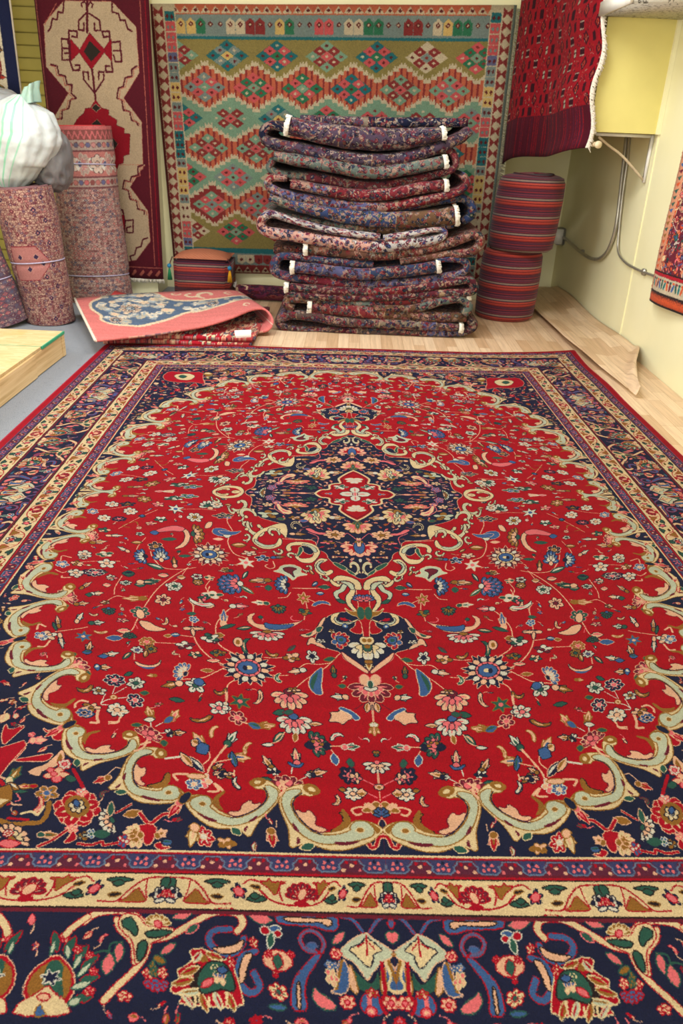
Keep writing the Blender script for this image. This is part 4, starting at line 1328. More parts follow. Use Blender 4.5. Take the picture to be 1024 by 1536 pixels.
# ================================================================ main carpet
CU = [-0.0042, 1.0035, 0.0008, 0.0067, 0.0046, -0.0009, -0.0034, -0.0055, 0.0001, 0.0004]
CV = [0.018, -0.0355, 1.0413, -0.0035, -0.0101, -0.0037, -0.0172, 0.0012, 0.0086, -0.0123]
YAW, OX, OY = 0.034980748804782746, 0.044619966388650206, 2.7794343715854786
def lay(u, v):
    """where a point of the (slightly crooked) carpet lies on the floor"""
    x, y = u, v
    for _ in range(10):
        b = [1, x, y, x*x, x*y, y*y, x**3, x*x*y, x*y*y, y**3]
        x -= sum(p*q for p, q in zip(CU, b))-u; y -= sum(p*q for p, q in zip(CV, b))-v
    return OX+math.cos(YAW)*x-math.sin(YAW)*y, OY+math.sin(YAW)*x+math.cos(YAW)*y
us = sorted(set([0.]+[s*v for v in list(np.linspace(.05, 1.45, 29))+[1.488, 1.496] for s in (1, -1)]))
vs = sorted(set([0.]+[s*v for v in list(np.linspace(.05, 2.10, 42))+[2.134, 2.142] for s in (1, -1)]))
bm = bmesh.new(); L = bm.loops.layers.uv.new('UVMap'); G_ = []
for v in vs:
    row = []
    for u in us:
        x, y = lay(u, v); eu, ev = 1.496-abs(u), 2.142-abs(v); e = min(eu, ev)
        z = .014+.0015*math.sin(x*5+1)*math.sin(y*4)+.003*max(0, math.sin(x*9+2))*math.exp(-ev/.06)
        if e < .001: z = .006
        y += .008*math.sin(x*7)*math.exp(-ev/.1)*(v > 0)
        if u > 0 and v > 1.2: z += .03*math.exp(-eu/.12)*min(1, (v-1.2)/.8)*(.5+.5*math.sin(v*6))
        row.append(bm.verts.new((x, y, z)))
    G_.append(row)
for j in range(len(vs)-1):
    for i in range(len(us)-1):
        f = bm.faces.new((G_[j][i], G_[j][i+1], G_[j+1][i+1], G_[j+1][i]))
        for lp, (a, b) in zip(f.loops, ((i, j), (i+1, j), (i+1, j+1), (i, j+1))):
            lp[L].uv = (min(abs(us[a])/1.496, .9995), 1-min(abs(vs[b])/2.142, .9995))
rug = thing('carpet', (*lay(0, 0), .004), 'large crimson carpet with navy central medallion spread flat over the floor', 'carpet')
solid(obj('carpet_pile', bm, M_main, rug), .009)
# bound crimson edge cord round the carpet
M_cord = plain('crimson_edge_wool', (150, 22, 48), .9, .2, 120, bump=.4)
def edge(P): return smooth_path([(*lay(u, v), z) for u, v, z in P], 3)
for side in (1, -1):
    pts = [(side*1.498, v, .010+(.03*min(1, max(0, v-1.2)/.8)*(.5+.5*math.sin(v*6)) if side > 0 else 0)) for v in np.linspace(-2.14, 2.14, 40)]
    obj('edge_cord', tube_bm(edge(pts), .009, 8), M_cord, rug)
pts = [(u, 2.143, .009) for u in np.linspace(-1.49, 1.49, 30)]
obj('edge_cord', tube_bm(edge(pts), .007, 8), M_cord, rug)

# ================================================================ hung rugs
M_fr = plain('ivory_fringe', (214, 206, 190), .95, .25, 150, bump=.6)
def fringe_bm(P, length, n, droop=Vector((0, 0, -1)), r=.004, seed=0):
    """knotted warp ends along the polyline P"""
    rnd = random.Random(seed); bm = bmesh.new(); P = [Vector(p) for p in P]
    for i in range(n):
        f = i/(n-1)*(len(P)-1); k = min(int(f), len(P)-2); p = P[k].lerp(P[k+1], f-k)
        d = (droop+Vector((rnd.uniform(-.3, .3), rnd.uniform(-.3, .3), rnd.uniform(-.25, .25)))).normalized()
        q = p+d*length*rnd.uniform(.7, 1.15); mid = (p+q)/2+Vector((rnd.uniform(-1, 1), rnd.uniform(-1, 1), 0))*r
        tube_bm([p, mid, q], lambda t: r*(1.1-.5*t), 5, bm)
    return bm
# --- beige and dark red medallion rug
A = np.full((634, 272), KI['M'], np.uint8)     # 3 mm per pixel, .816 x 1.9 m
PALR = {'M': (84, 22, 34), 'C': (178, 156, 126), 'K': (170, 92, 78), 'r': (140, 20, 34), 'N': (44, 38, 32)}
for x0, x1, c in ((0, 4, 'M'), (4, 6, 'K'), (6, 14, 'M'), (14, 15, 'K')):
    pass
draw(A, parse(REDRUG), lambda d: d, 3.0, False)
A[:, :3] = KI['M']; A[:, 3:5] = KI['K']; A[:, 250:252] = KI['K']; A[:, 252:262] = KI['M']; A[:, 262:264] = KI['r']
A[600:, :] = KI['M']; A[604:606, :] = KI['K']
for k in range(12): fill(A, np.array([(8+k*22, 624), (20+k*22, 610), (24+k*22, 616), (14+k*22, 628.)]), 'K')
im = to_image('medallion_rug_pattern', A, 1, 5, PALR)
hr = thing('wall_rug', (-1.9, 6.45, .13), 'beige rug with dark red hooked medallions hung upright behind the rolled carpets', 'rug')
o = obj('rug_pile', grid_bm(16, 30, lambda s, q: (-2.29+s*.80-.012*(1-q)*s, 6.455-.012*math.sin(s*9)*(1-q), .13+q*1.90)), cloth_image('medallion_rug_wool', im, val=.84, pile=250), hr); solid(o, .012, 1)
obj('fringe', fringe_bm([(-2.28, 6.45, .13), (-1.50, 6.45, .13)], .03, 150, r=.0045, seed=1), M_fr, hr)
# --- large kilim
KW, KH = 2680, 1990
def kilim_sheet():
    px = 4.0; W, H = int(KW/px), int(KH/px); A = np.full((H, W), KI['b'], np.uint8); s = KW/550/px
    rnd = random.Random(4)
    step = lambda x, ph, amp: amp*(abs(((x/77+ph) % 1)-.5)*4-1)
    X = np.arange(W)/s
    q = lambda v: np.round(v/5)*5
    rows = [(38, 62, 'O', 0), (88, 118, 'o', .5), (138, 165, 'g', 0), (182, 210, 'o', .5), (230, 252, 'g', 0), (270, 296, 'o', .5), (318, 338, 'O', 0)]
    cols = {'O': 'O', 'o': 'o', 'g': 'g'}
    bounds = [48, 92, 137, 182, 228, 271, 316, 366]
    rowc = ['O', 'o', 'g', 'o', 'g', 'o', 'O']
    for x in range(W):
        xx = X[x]; bb = []
        for i, b in enumerate(bounds):
            bb.append(b if i in (0, len(bounds)-1) else b+q(step(xx, .5 if i % 2 else 0, 11)) )
        for i, c in enumerate(rowc):
            a, b = int(bb[i]*s), int(bb[i+1]*s); cc = c
            if c == 'o' and int(xx/3.1) % 3 == 0: cc = 'r'
            if c == 'o' and i == 5 and math.sin(xx/30) > 0: cc = 'r'
            A[a:b, x] = KI[cc]
        for i in range(1, len(bounds)-1):
            a = int(bb[i]*s); tooth = 5 if (x//3) % 2 else 2
            A[a-tooth:a+4, x] = KI['b']
    A[int(14*s):int(44*s)] = KI['G']; A[int(44*s):int(48*s)] = KI['t']; A[:int(14*s)] = KI['o']
    A[int(366*s):int(374*s)] = KI['t']; A[int(374*s):int(394*s)] = KI['G']; A[int(394*s):] = KI['r']
    def dia(cx, cy, rx, ry, c, ol=None):
        fill(A, np.array([(cx-rx, cy), (cx, cy-ry), (cx+rx, cy), (cx, cy+ry)])*s, c, ol, 1)
    for i, cy in enumerate((70, 115, 160, 205, 250, 294, 338)):
        x0 = 36 if i % 2 == 0 else 75; x0 = x0+77 if False else x0
        cx = x0
        while cx < 530:
            c1, c2, c3 = rnd.choice([('g', 'P', 'G'), ('T', 'P', 'g'), ('t', 'G', 'y'), ('g', 'r', 'P'), ('P', 'T', 'g'), ('t', 'P', 'T'), ('G', 'P', 'g'), ('b', 'r', 'G')])
            dia(cx, cy, 33, 22, c1)
            for a in (-1, 0, 1):
                for b in (-1, 0, 1):
                    u, v = (a-b)*11, (a+b)*7.4; c = c2 if (a+b) % 2 else c1
                    if a == 0 and b == 0: c = c3
                    dia(cx+u, cy+v, 10.4, 7.0, c); dia(cx+u, cy+v, 3.2, 2.2, rnd.choice('Mbr') if c != 'r' else 'b')
            cx += 77
    for k in range(34):                       # end strips: small hooked lozenges
        c = 'yyTGGbbrrGyTGGPPGbbTTGGrrGbyTTGGPP'[k]
        fill(A, np.array([(38+k*15, 40), (38+k*15, 24), (45+k*15, 18), (52+k*15, 24), (52+k*15, 40.)])*s, c); dia(45+k*15, 27, 4, 4, 'M'); dia(45+k*15, 27, 1.8, 1.8, 'b')
        fill(A, np.array([(38+k*15, 376), (38+k*15, 388), (45+k*15, 392), (52+k*15, 388), (52+k*15, 376.)])*s, c); dia(45+k*15, 384, 3, 3, 'M')
        x = 30+k*15.4
        for yb in (7, 401):
            fill(A, np.array([(x, yb+5), (x+7.5, yb-5), (x+15, yb+5.)])*s, 'b'); dia(x+8, yb+1, 3.2, 2.6, 'M')
    for side in (0, 1):
        f = (lambda p: np.array(p, float)) if side == 0 else (lambda p: np.array([(550-x, y) for x, y in p], float))
        fill(A, f([(0, 0), (38, 0), (38, 410), (0, 410)])*s, 'b'); fill(A, f([(0, 0), (4, 0), (4, 410), (0, 410)])*s, 'M' if side == 0 else 'G')
        for k in range(26):
            y = 4+k*16
            fill(A, f([(5, y), (13, y+7), (5, y+14)])*s, 'r'); fill(A, f([(19, y-1), (11, y+7), (19, y+15)])*s, 'r')
        for k in range(28):
            y = 10+k*14.2; c = 'tPPPVGGyyGPPtttGyyyGbbPPVtGG'[k]
            fill(A, f([(21, y), (36, y), (36, y+13), (21, y+13)])*s, c)
            for xx in (25, 32): fill(A, (ell(0, 0, 2.6, 3.2, 0, 4)+f([(xx, y+7)])[0])*s, 'M' if c != 'P' else 'G')
    # weft lines of the slit weave
    return A
im = to_image('kilim_pattern', kilim_sheet(), 1, 6, {'b': (196, 178, 142), 'G': (120, 134, 126), 'g': (118, 152, 122), 'O': (138, 122, 60), 'o': (188, 84, 42), 'r': (134, 34, 30), 'P': (196, 66, 66), 'T': (40, 112, 76), 't': (28, 104, 108), 'y': (204, 168, 86), 'M': (96, 24, 24), 'V': (96, 96, 130)})
kl = thing('wall_kilim', (-.2, 6.8, .14), 'large kilim of green and red stepped diamonds hung on the back wall', 'kilim')
o = obj('kilim_weave', grid_bm(40, 20, lambda s, q: (-1.565+.08*(1-q)*(1-s)+s*2.68, 6.80-.02*math.sin(s*14)*(.3+.7*(1-q)), .145+q*(1.89+.09*s))), cloth_image('kilim_wool', im, sheen=.03, val=.74, sat=.92, pile=300), kl); solid(o, .006, 1)
obj('fringe', fringe_bm([(1.12, 6.795, .3), (1.118, 6.795, 2.1)], .05, 260, Vector((1, 0, -.3)), .004, 3), plain('grey_fringe', (142, 136, 112), .95, .3, 90), kl)
# --- red rug over the beam
def turk_sheet():
    px = 4.; W, H = 400, 300; A = np.full((H, W), KI['r'], np.uint8); rnd = random.Random(8)
    A[:26] = KI['M']
    for i in range(15):
        for j in range(13):
            x, y = 14+i*27+(j % 2)*13, 12+j*18
            k = (i+2*j) % 4
            if k == 0:
                fill(A, np.array([(x-7, y-6), (x+7, y-6), (x+7, y+6), (x-7, y+6.)]), 'D', 'M', 1)
                if rnd.random() < .6:
                    for yy in (-5, 5): stroke(A, np.array([(x-7, y+yy), (x+7., y+yy)]), .9, 'W')
            elif k == 2:
                for a_, b_, c in ((11, 10, 'D'), (8, 8, 'M'), (5, 6, 'o'), (2, 2, 'D')): fill(A, np.array([(x-a_, y), (x, y-b_), (x+a_, y), (x, y+b_)]), c)
                for d in range(9): fill(A, ell(x+rnd.uniform(-9, 9), y+rnd.uniform(-9, 9), .9, 1.1, 0, 5), rnd.choice('WobD'))
            elif k == 1:
                for d in range(26): fill(A, ell(x+rnd.uniform(-11, 11), y+rnd.uniform(-9, 9), 1, 1.4, 0, 5), rnd.choice('WoDMDMrDb'))
            else:
                fill(A, np.array([(x-4, y-5), (x+4, y-6), (x+4, y+5), (x-4, y+6.)]), 'b' if rnd.random() < .35 else 'D', 'M', 1)
                stroke(A, np.array([(x-3, y), (x+3., y-1)]), .8, 'D')
    A[236:] = KI['M']
    for k in range(120):
        x = rnd.uniform(0, W); stroke(A, np.array([(x, 238), (x, 300.)]), .7, rnd.choice('Mrp'))
    return A
im = to_image('red_rug_pattern', turk_sheet(), 1, 7, {'r': (168, 18, 34), 'M': (92, 16, 36), 'D': (60, 14, 26), 'W': (186, 160, 140)})
tk = thing('hanging_rug', (1.27, 6.0, 1.1), 'dark red rug with white side fringe hanging from the yellow beam', 'rug')
def tf(s, q):
    # s: 0 far end .. 1 near end (fringed);  q: 0 lower edge .. 1 top
    x0, y0, zb, zt = 1.115, 6.60, 1.075, 2.35; x1, y1 = 1.405, 5.42
    fold = .02*math.sin(s*10)*(1-q*.5)
    edge = (.018*math.sin(q*17)+.02*(1-q)-.02) if s > .5 else 0
    zl = zb+(1.215-zb)*s**.75+.012*math.sin(s*8)
    return (x0+(x1-x0)*s-fold+edge*s, y0+(y1-y0)*s-fold*.5, zl+(zt-zl)*q)
o = obj('rug_pile', grid_bm(40, 30, tf), cloth_image('red_rug_wool', im, sheen=.02, val=.58, pile=260), tk); solid(o, .012, 0)
bm = bmesh.new(); rnd = random.Random(2)
for i in range(300):
    q = i/300; p = Vector(tf(1.0, q))
    tube_bm([p, p+Vector((.014, -.008, rnd.uniform(-.012, .004))), p+Vector((rnd.uniform(.016, .034), rnd.uniform(-.016, 0), rnd.uniform(-.028, -.004)))], lambda t: .0048-.002*t, 5, bm)
obj('fringe', bm, M_fr, tk)
# --- small patterned rug on the right wall
A = florals(700, 1400, 'N', 21, 'oKCBoTMP', 3.0, scale=.8, bands='NMMo')
fill(A, np.array([(0, 0), (30, 0), (30, 466), (0, 466.)]), 'K')
for k in range(40):
    fill(A, np.array([(4, 8+k*12), (22, 4+k*12), (16, 13+k*12.)]), random.Random(k).choice('oTBOM'))
A[410:440, 8:] = KI['b']
for k in range(24):
    fill(A, ell(14+k*10, 425, 3.4, 9, .3*(k % 3-1), 6), 'toMBT'[k % 5]); fill(A, ell(14+k*10, 416, 5, 2, 0, 6), 'MTo'[k % 3])
A[400:403] = KI['D']; A[403:409] = KI['r']; A[440:444] = KI['D']; A[444:466] = KI['o']
for k in range(60): fill(A, np.array([(k*5, 444), (k*5+2.5, 452), (k*5+4, 444.)]), 'D')
A[462:] = KI['D']
im = to_image('tribal_rug_pattern', A, 1, 9, {'o': (206, 84, 44), 'K': (204, 140, 108)})
rr = thing('wall_rug', (1.84, 4.6, .42), 'small rug with orange zigzag lower edge hung on the right wall', 'rug')
def rf(s, q):
    y = 4.955-.09*q*1.2-s*.80+.012*math.sin(q*9)
    return (1.838-.03*math.sin(q*2.2)*s-.016*math.sin(s*7+q*3), y, .402+q*1.35+.05*s*(1-q)*.5)
o = obj('rug_pile', grid_bm(24, 30, rf, lambda s, q: (s, q)), cloth_image('tribal_rug_wool', im, pile=260), rr); solid(o, .012, 0)
obj('fringe', fringe_bm([rf(0, q/20) for q in range(20)], .014, 200, Vector((0, 1, -.1)), .003, 5), plain('pink_side_fringe', (206, 150, 120), .95, .25, 90), rr)
# --- pale floral rug cut off at the far left
A = np.full((500, 150), KI['W'], np.uint8); rnd = random.Random(12)
for k in range(7):
    x = 12+k*17.; stroke(A, spline(np.array([(x+rnd.uniform(-6, 6), y) for y in range(0, 500, 40)], float)), 1.6, 'M')
for k in range(110): 
    x, y, r = rnd.uniform(0, 120), rnd.uniform(0, 500), rnd.uniform(5, 11)
    for col, ol, p in stamp(rnd.choice(('fl', 'lf', 'tul', 'cm')), rnd.choice(('Mon', 'oMn', 'OTn', 'MKM')), k): fill(A, p*r+(x, y), col, ol, 1)
A[:, 128:] = KI['N']
im = to_image('pale_rug_pattern', A, 1, 11, {'W': (196, 184, 160), 'M': (112, 34, 34)})
pr_ = thing('wall_rug', (-2.7, 6.2, 1.42), 'cream rug with brown sprigs and navy edge hanging above the sacks', 'rug')
solid(obj('rug_pile', grid_bm(6, 10, lambda s, q: (-2.96+s*.575, 6.25-.01*math.sin(s*8), 1.40+q*1.2)), cloth_image('pale_rug_wool', im, pile=260), pr_), .012, 1)
obj('side_binding', tube_bm([(-2.383, 6.25, 1.40), (-2.383, 6.25, 2.0), (-2.383, 6.25, 2.6)], .008, 6), plain('beige_binding', (190, 178, 156), .9), pr_)

# ================================================================ stack of folded rugs
def ribbon_bm(pts, y0, depth, k=5, uvs=2.4, uvo=0):
    """a rolled fold: stadium section (round front) swept along a path in x,z with half thickness h"""
    P = spline(np.array(pts, float)/1000, k); P[:, 2] = np.maximum(P[:, 2], .012)
    n = len(P); bm = bmesh.new(); L = bm.loops.layers.uv.new('UVMap'); dist = np.concatenate([[0], np.cumsum(np.hypot(*(P[1:, :2]-P[:-1, :2]).T))])
    sec = [(0, -1)] ; A = [(-math.cos(a), math.sin(a)) for a in np.linspace(-PI/2, PI/2, 9)]
    rows = []; rnd = random.Random(int(abs(pts[0][0])+pts[0][1]*3))
    for i in range(n):
        t = P[min(i+1, n-1), :2]-P[max(i-1, 0), :2]; t = t/max(np.hypot(*t), 1e-6); nx, nz = -t[1], t[0]; h = P[i, 2]
        h *= 1+.04*math.sin(i*1.7)
        yy = y0+.006*math.sin(dist[i]*13+y0*50)+.004*math.sin(dist[i]*31)
        prof = [(yy+depth, -1.0), (yy+h, -1.0)]+[(yy+h*(1+a), b) for a, b in A[1:-1]]+[(yy+h, 1.0), (yy+depth, 1.0)]
        rows.append([bm.verts.new((P[i, 0]+nx*h*b, y, P[i, 1]+nz*h*b)) for y, b in prof])
    m_ = len(rows[0]); vl = [0]
    for j in range(1, m_): vl.append(vl[-1]+(rows[n//2][j].co-rows[n//2][j-1].co).length)
    for i in range(n-1):
        for j in range(m_-1):
            f = bm.faces.new((rows[i][j], rows[i+1][j], rows[i+1][j+1], rows[i][j+1]))
            for lp, (a, b) in zip(f.loops, ((i, j), (i+1, j), (i+1, j+1), (i, j+1))):
                lp[L].uv = (dist[a]/uvs+uvo, vl[b]/.6+uvo*1.7)
    for r in (rows[0], rows[-1]):
        f = bm.faces.new(r)
        for lp in f.loops: lp[L].uv = (lp.vert.co.x*.4+uvo, lp.vert.co.z*1.6)
    return bm, P
MATS = {}
specs = {'A': ('V', 'KbWVBONM', {'V': (84, 66, 86), 'K': (180, 150, 132), 'P': (150, 80, 90)}), 'B': ('M', 'KWGPOBbr', {'M': (120, 46, 58)}), 'C': ('M', 'KPWBrOC', {'M': (124, 32, 44)}),
         'D': ('B', 'CWOKGBT', {'B': (52, 72, 120)}), 'E': ('K', 'WBPrBWV', {'K': (222, 168, 150), 'B': (62, 80, 140)}), 'F': ('O', 'bKMTOoW', {'O': (112, 74, 58)}),
         'G': ('M', 'KPWBVBr', {'M': (126, 30, 52)}), 'H': ('M', 'TGCBbKr', {'M': (98, 34, 48)}), 'I': ('r', 'OGPMBKb', {'r': (140, 44, 50)}), 'J': ('O', 'KMBbVrG', {'O': (96, 76, 70)})}
bandsel = {'A': 'VVNb', 'B': 'MMKG', 'C': 'rMVK', 'D': 'BBGO', 'E': 'KWWB', 'F': 'OMOo', 'G': 'MVBM', 'H': 'MTCr', 'I': 'rOGr', 'J': 'OMVb'}
for i, (k, (bg, cols, pal)) in enumerate(specs.items()):
    pal = {**{'K': (176, 132, 116), 'W': (150, 146, 138), 'C': (178, 150, 118), 'P': (156, 72, 78), 'G': (104, 118, 110), 'B': (54, 70, 106), 'b': (142, 126, 106), 'O': (112, 80, 54), 'r': (134, 24, 38)}, **pal}
    if k == 'E': pal.update({'W': (206, 200, 196), 'P': (186, 88, 96)})
    MATS[k] = cloth_image('folded_rug_wool_'+k, to_image('folded_rug_pattern_'+k, florals(2400, 600, bg, 30+i, cols, 3.0, scale=.5, bands=bandsel[k], dens=.85), 1, i, pal), pile=260, sheen=.02, val=.62, sat=.95, abrash=.3)
LAB = {'A': 'thick purple and beige folded rug lying topmost on the tall stack', 'B': 'maroon folded rug with ivory end fringe, second from top of the tall stack',
       'C': 'crimson floral folded rug above the blue one in the tall stack', 'D': 'blue and olive folded rug with wide white fringe at the right, mid stack',
       'E': 'pink, white and blue folded rug with open left loop under the blue one', 'F': 'brown folded rug with white fringe at its left end, mid stack',
       'G': 'crimson and blue folded rug fringed at both ends under the brown rug', 'H': 'maroon folded rug with teal and cream border in the lower stack',
       'I': 'red and grey-green folded rug second from bottom of the tall stack', 'J': 'taupe folded rug lying bottommost on the wood floor in the tall stack'}
M_frw = plain('white_fringe', (222, 216, 204), .95, .2, 120, bump=.8)
for k, strips in STACK.items():
    zb = min(p[1] for s in strips for p in s[1])/1000
    th_ = thing('folded_rug', (.1, 5.8, max(zb-.03, 0)), LAB[k], 'rug', 'folded rugs piled in the tall stack')
    for n_, (y0, pts, fr) in enumerate(strips):
        # the fold lies a little forward or back of its neighbours
        bm, P = ribbon_bm(pts, y0, .85-(y0-5.4), uvo=n_*.37+ord(k)*.13)
        for v in bm.verts:
            if v.co.z < .006: v.co.z = .006
        obj('fold', bm, MATS[k], th_)
        for c in fr:
            i = 0 if c == 'f' else len(P)-1; j = 1 if c == 'f' else len(P)-2
            d = Vector((P[i, 0]-P[j, 0], 0, P[i, 1]-P[j, 1])).normalized(); h = P[i, 2]; nn = Vector((-d.z, 0, d.x))
            b2 = bmesh.new(); rnd = random.Random(n_)
            for a in np.linspace(-1, 1, 22):
                for yy in (0, .02, .045, .08):
                    p = Vector((P[i, 0], y0+h*(1-math.sqrt(max(0, 1-a*a)))+yy, P[i, 1]))+nn*h*a*1.06
                    tube_bm([p-d*.006-Vector((0, .004, 0)), p+d*rnd.uniform(.014, .028)+Vector((0, -.004, rnd.uniform(-.01, .004)))], .0058, 5, b2)
            obj('fringe', b2, M_frw, th_)

# ================================================================ poufs, tassel cube, dark roll
t = NT('striped_kilim_cloth', .9, .1); tc = t.n('TexCoord'); sx = t.n('SeparateXYZ'); t.l(tc.outputs['Object'], sx.inputs[0])
mo = t.n('Math', operation='FRACT'); mu = t.n('Math', operation='MULTIPLY'); mu.inputs[1].default_value = 1/.118; t.l(sx.outputs[2], mu.inputs[0]); t.l(mu.outputs[0], mo.inputs[0])
st = [(0, (122, 32, 30)), (.07, (160, 56, 44)), (.16, (96, 24, 30)), (.21, (166, 64, 52)), (.31, (52, 28, 46)), (.37, (134, 112, 100)), (.46, (50, 26, 42)), (.50, (104, 36, 50)), (.58, (60, 34, 56)), (.62, (106, 44, 60)), (.70, (44, 26, 44)), (.76, (112, 34, 44)), (.85, (52, 26, 44)), (.9, (96, 36, 52)), (.96, (40, 24, 40))]
c = t.ramp(mo.outputs[0], [(p, srgb(q)) for p, q in st], 'CONSTANT'); n = t.noise(t.coord(), 220, 3)
t.col(t.mix(1, c, t.ramp(n, [(.3, (.8,)*3), (.7, (1.15,)*3)]), 'MULTIPLY')); t.bump(n, .4, .002); M_str = t.m
def pouf(x, y, z, r, h, tilt, label, dent):
    T = thing('pouf', (x, y, z), label, 'pouf', None)
    def prof(q):
        # q 0 bottom centre .. 1 top centre : (radius, height)
        pts = [(0, 0), (.9, 0), (1.0, .04), (1.03, .3), (1.03, .7), (1.0, .92), (.93, .985), (.8, 1.01), (.6, 1.03), (.3, 1.045), (0, 1.05)]
        f = q*(len(pts)-1); k = min(int(f), len(pts)-2); a, b = pts[k], pts[k+1]; e = f-k
        return (a[0]+(b[0]-a[0])*e)*r, (a[1]+(b[1]-a[1])*e)*h
    def f(s, q):
        R, Z = prof(q); a = 2*PI*s; R *= 1+.012*math.sin(3*a+z*9)
        return (x+R*math.cos(a)+tilt*Z, y+R*math.sin(a), z+Z+.006*math.sin(2*a+1)*(Z/h))
    obj('cover', grid_bm(48, 40, f, wrap=True), M_str, T)
    # piping round the top seam
    obj('top_seam', tube_bm([f(s/48, .80) for s in range(49)], .006, 6), M_pipe, T)
    return T
M_pipe = plain('dark_red_piping', (70, 24, 34), .9)
pouf(1.195, 6.22, .003, .222, .50, .03, 'lower striped red and maroon cylinder pouf standing on the floor beside the stack', -.06)
pouf(1.25, 6.20, .512, .235, .50, .06, 'upper striped red and maroon cylinder pouf resting on another beside the hung kilim', -.07)
# tassel cube
cb = thing('pouf', (-1.14, 6.35, .003), 'small striped cube pouf with green and yellow tassels below the kilim', 'pouf')
def cf(s, q):
    x = -1.375+s*.43; b = .02*math.sin(PI*s)
    return (x, 0, 0)
bm = bmesh.new(); box_bm(-1.372, -.945, 6.22, 6.62, .003, .335, .03, bm)
o = obj('cover', bm, M_str, cb)
t = NT('orange_chevron_cloth', .9); co = t.coord(); wv = t.n('TexWave', wave_type='BANDS', bands_direction='DIAGONAL'); t.l(co, wv.inputs[0]); wv.inputs['Scale'].default_value = 22; wv.inputs['Distortion'].default_value = 3
t.col(t.ramp(wv.outputs[0], [(0, srgb((128, 60, 50))), (.4, srgb((196, 120, 84))), (.7, srgb((206, 150, 112))), (1, srgb((150, 66, 52)))])); t.bump(wv.outputs[0], .3)
obj('cushioned_top', grid_bm(16, 16, lambda s, q: (-1.368+s*.42, 6.225+q*.39, .334+.055*(math.sin(PI*s)*math.sin(PI*min(1, q*1.3)))**.5+.0)), t.m, cb)
for x, c1, nm in ((-1.39, (36, 120, 78), 'green'), (-.93, (206, 150, 30), 'yellow')):
    bm = bmesh.new()
    for k in range(40):
        a = k*2.4; r_ = .012*math.sqrt(k/40)
        tube_bm([(x+r_*.4*math.cos(a), 6.19+r_*.4*math.sin(a), .262), (x+r_*math.cos(a), 6.19+r_*math.sin(a), .225), (x+r_*1.5*math.cos(a), 6.19+r_*1.5*math.sin(a), .178)], .0025, 4, bm)
    ts = obj('tassel', bm, plain('tassel_'+nm, c1, .9), cb); ts['label'] = nm+' tassel'
    bm = bmesh.new(); bmesh.ops.create_uvsphere(bm, u_segments=12, v_segments=8, radius=.017, matrix=Matrix.Translation((x, 6.19, .282)))
    obj('bead', bm, plain('blue_bead_'+nm, (38, 120, 160), .4), ts)
    obj('cord', tube_bm([(x, 6.19, .27), (x*.995, 6.2, .31), (x+(.02 if x < -1 else -.02), 6.225, .345)], .004, 6), M_pipe, ts)
# dark red rolled rug on the floor
A = florals(900, 500, 'M', 44, 'MrpMpK', 4.0, scale=.8, bands='MMp')
im = to_image('dark_roll_pattern', A, 1, 4, {'M': (70, 22, 30), 'K': (110, 56, 52), 'r': (92, 20, 30)})
M_dr = cloth_image('dark_rug_wool', im, pile=260)
dr = thing('rolled_rug', (-.6, 6.5, .003), 'dark maroon rolled rug lying on the floor behind the salmon pink rug', 'rug')
def cyl(x0, x1, y, z, r):
    return grid_bm(12, 24, lambda s, q: (x0+(x1-x0)*s, y+r*math.cos(2*PI*q), z+r*.95*math.sin(2*PI*q)+.004*math.sin(s*9)), lambda s, q: (s*.8, q))
obj('roll', cyl(-.91, .2, 6.42, .064, .062), M_dr, dr)
def spiral(x, y, z, r, turns=3.2):
    return [(x, y+(r*(1-.75*k/60))*math.cos(k/60*turns*2*PI), z+(r*(1-.75*k/60))*math.sin(k/60*turns*2*PI)) for k in range(61)]
obj('roll_end', tube_bm(spiral(-.912, 6.42, .064, .055), .007, 6), M_dr, dr)
obj('knot_fringe', fringe_bm([(-.915, 6.39, .10), (-.915, 6.45, .12)], .03, 14, Vector((-.3, -.2, .8)), .005, 7), M_frw, dr)

# ================================================================ folded pink and blue rug
def pb_sheet():
    px = 4.; W, H = 400, 160; A = np.full((H, W), KI['P'], np.uint8); rnd = random.Random(3)
    pts = [(70, 0), (60, 14), (34, 26), (30, 52), (44, 78), (36, 96), (52, 112), (70, 118), (90, 128), (112, 122), (134, 118), (158, 108), (178, 96), (200, 100), (240, 92), (290, 80), (340, 72), (400, 60), (400, 30), (340, 44), (300, 56), (250, 62), (210, 58), (176, 50), (158, 34), (150, 14), (146, 0)]
    p = chaikin(np.array(pts, float), 2)
    fill(A, p, 'B', 'C', 7)
    for i in range(340):
        x, y = rnd.uniform(0, W), rnd.uniform(0, H); xi, yi = int(x), int(y)
        if A[yi, xi] == KI['B']:
            r = rnd.uniform(4, 9); 
            for col, ol, q in stamp(rnd.choice(('fl', 'clu', 'cm', 'lf')), rnd.choice(('GWC', 'CKC', 'WGC', 'bGb')), i): fill(A, q*r+(x, y), col, ol, 1)
    for x, y, r in ((95, 62, 17), (60, 100, 10), (230, 78, 10)): 
        for col, ol, q in stamp('big', 'CKCGC', 1): fill(A, q*r+(x, y), col, ol, 1)
    for x, y, r, a in ((205, 22, 15, 0), (232, 30, 20, 2), (275, 26, 12, 1), (180, 12, 9, 0), (320, 14, 12, 1), (290, 122, 12, 2)):
        for col, ol, q in stamp('curl', 'CCC', 1):
            fill(A, (q@np.array([[math.cos(a), math.sin(a)], [-math.sin(a), math.cos(a)]]))*r+(x, y), 'C')
    for k in range(60):                           # narrow ivory end stripe and selvedge
        pass
    A[:, :3] = KI['W']
    return A
im = to_image('pink_rug_pattern', pb_sheet(), 2, 8, {'P': (212, 92, 86), 'B': (70, 96, 128), 'C': (222, 196, 158), 'G': (138, 160, 176), 'W': (226, 212, 190)})
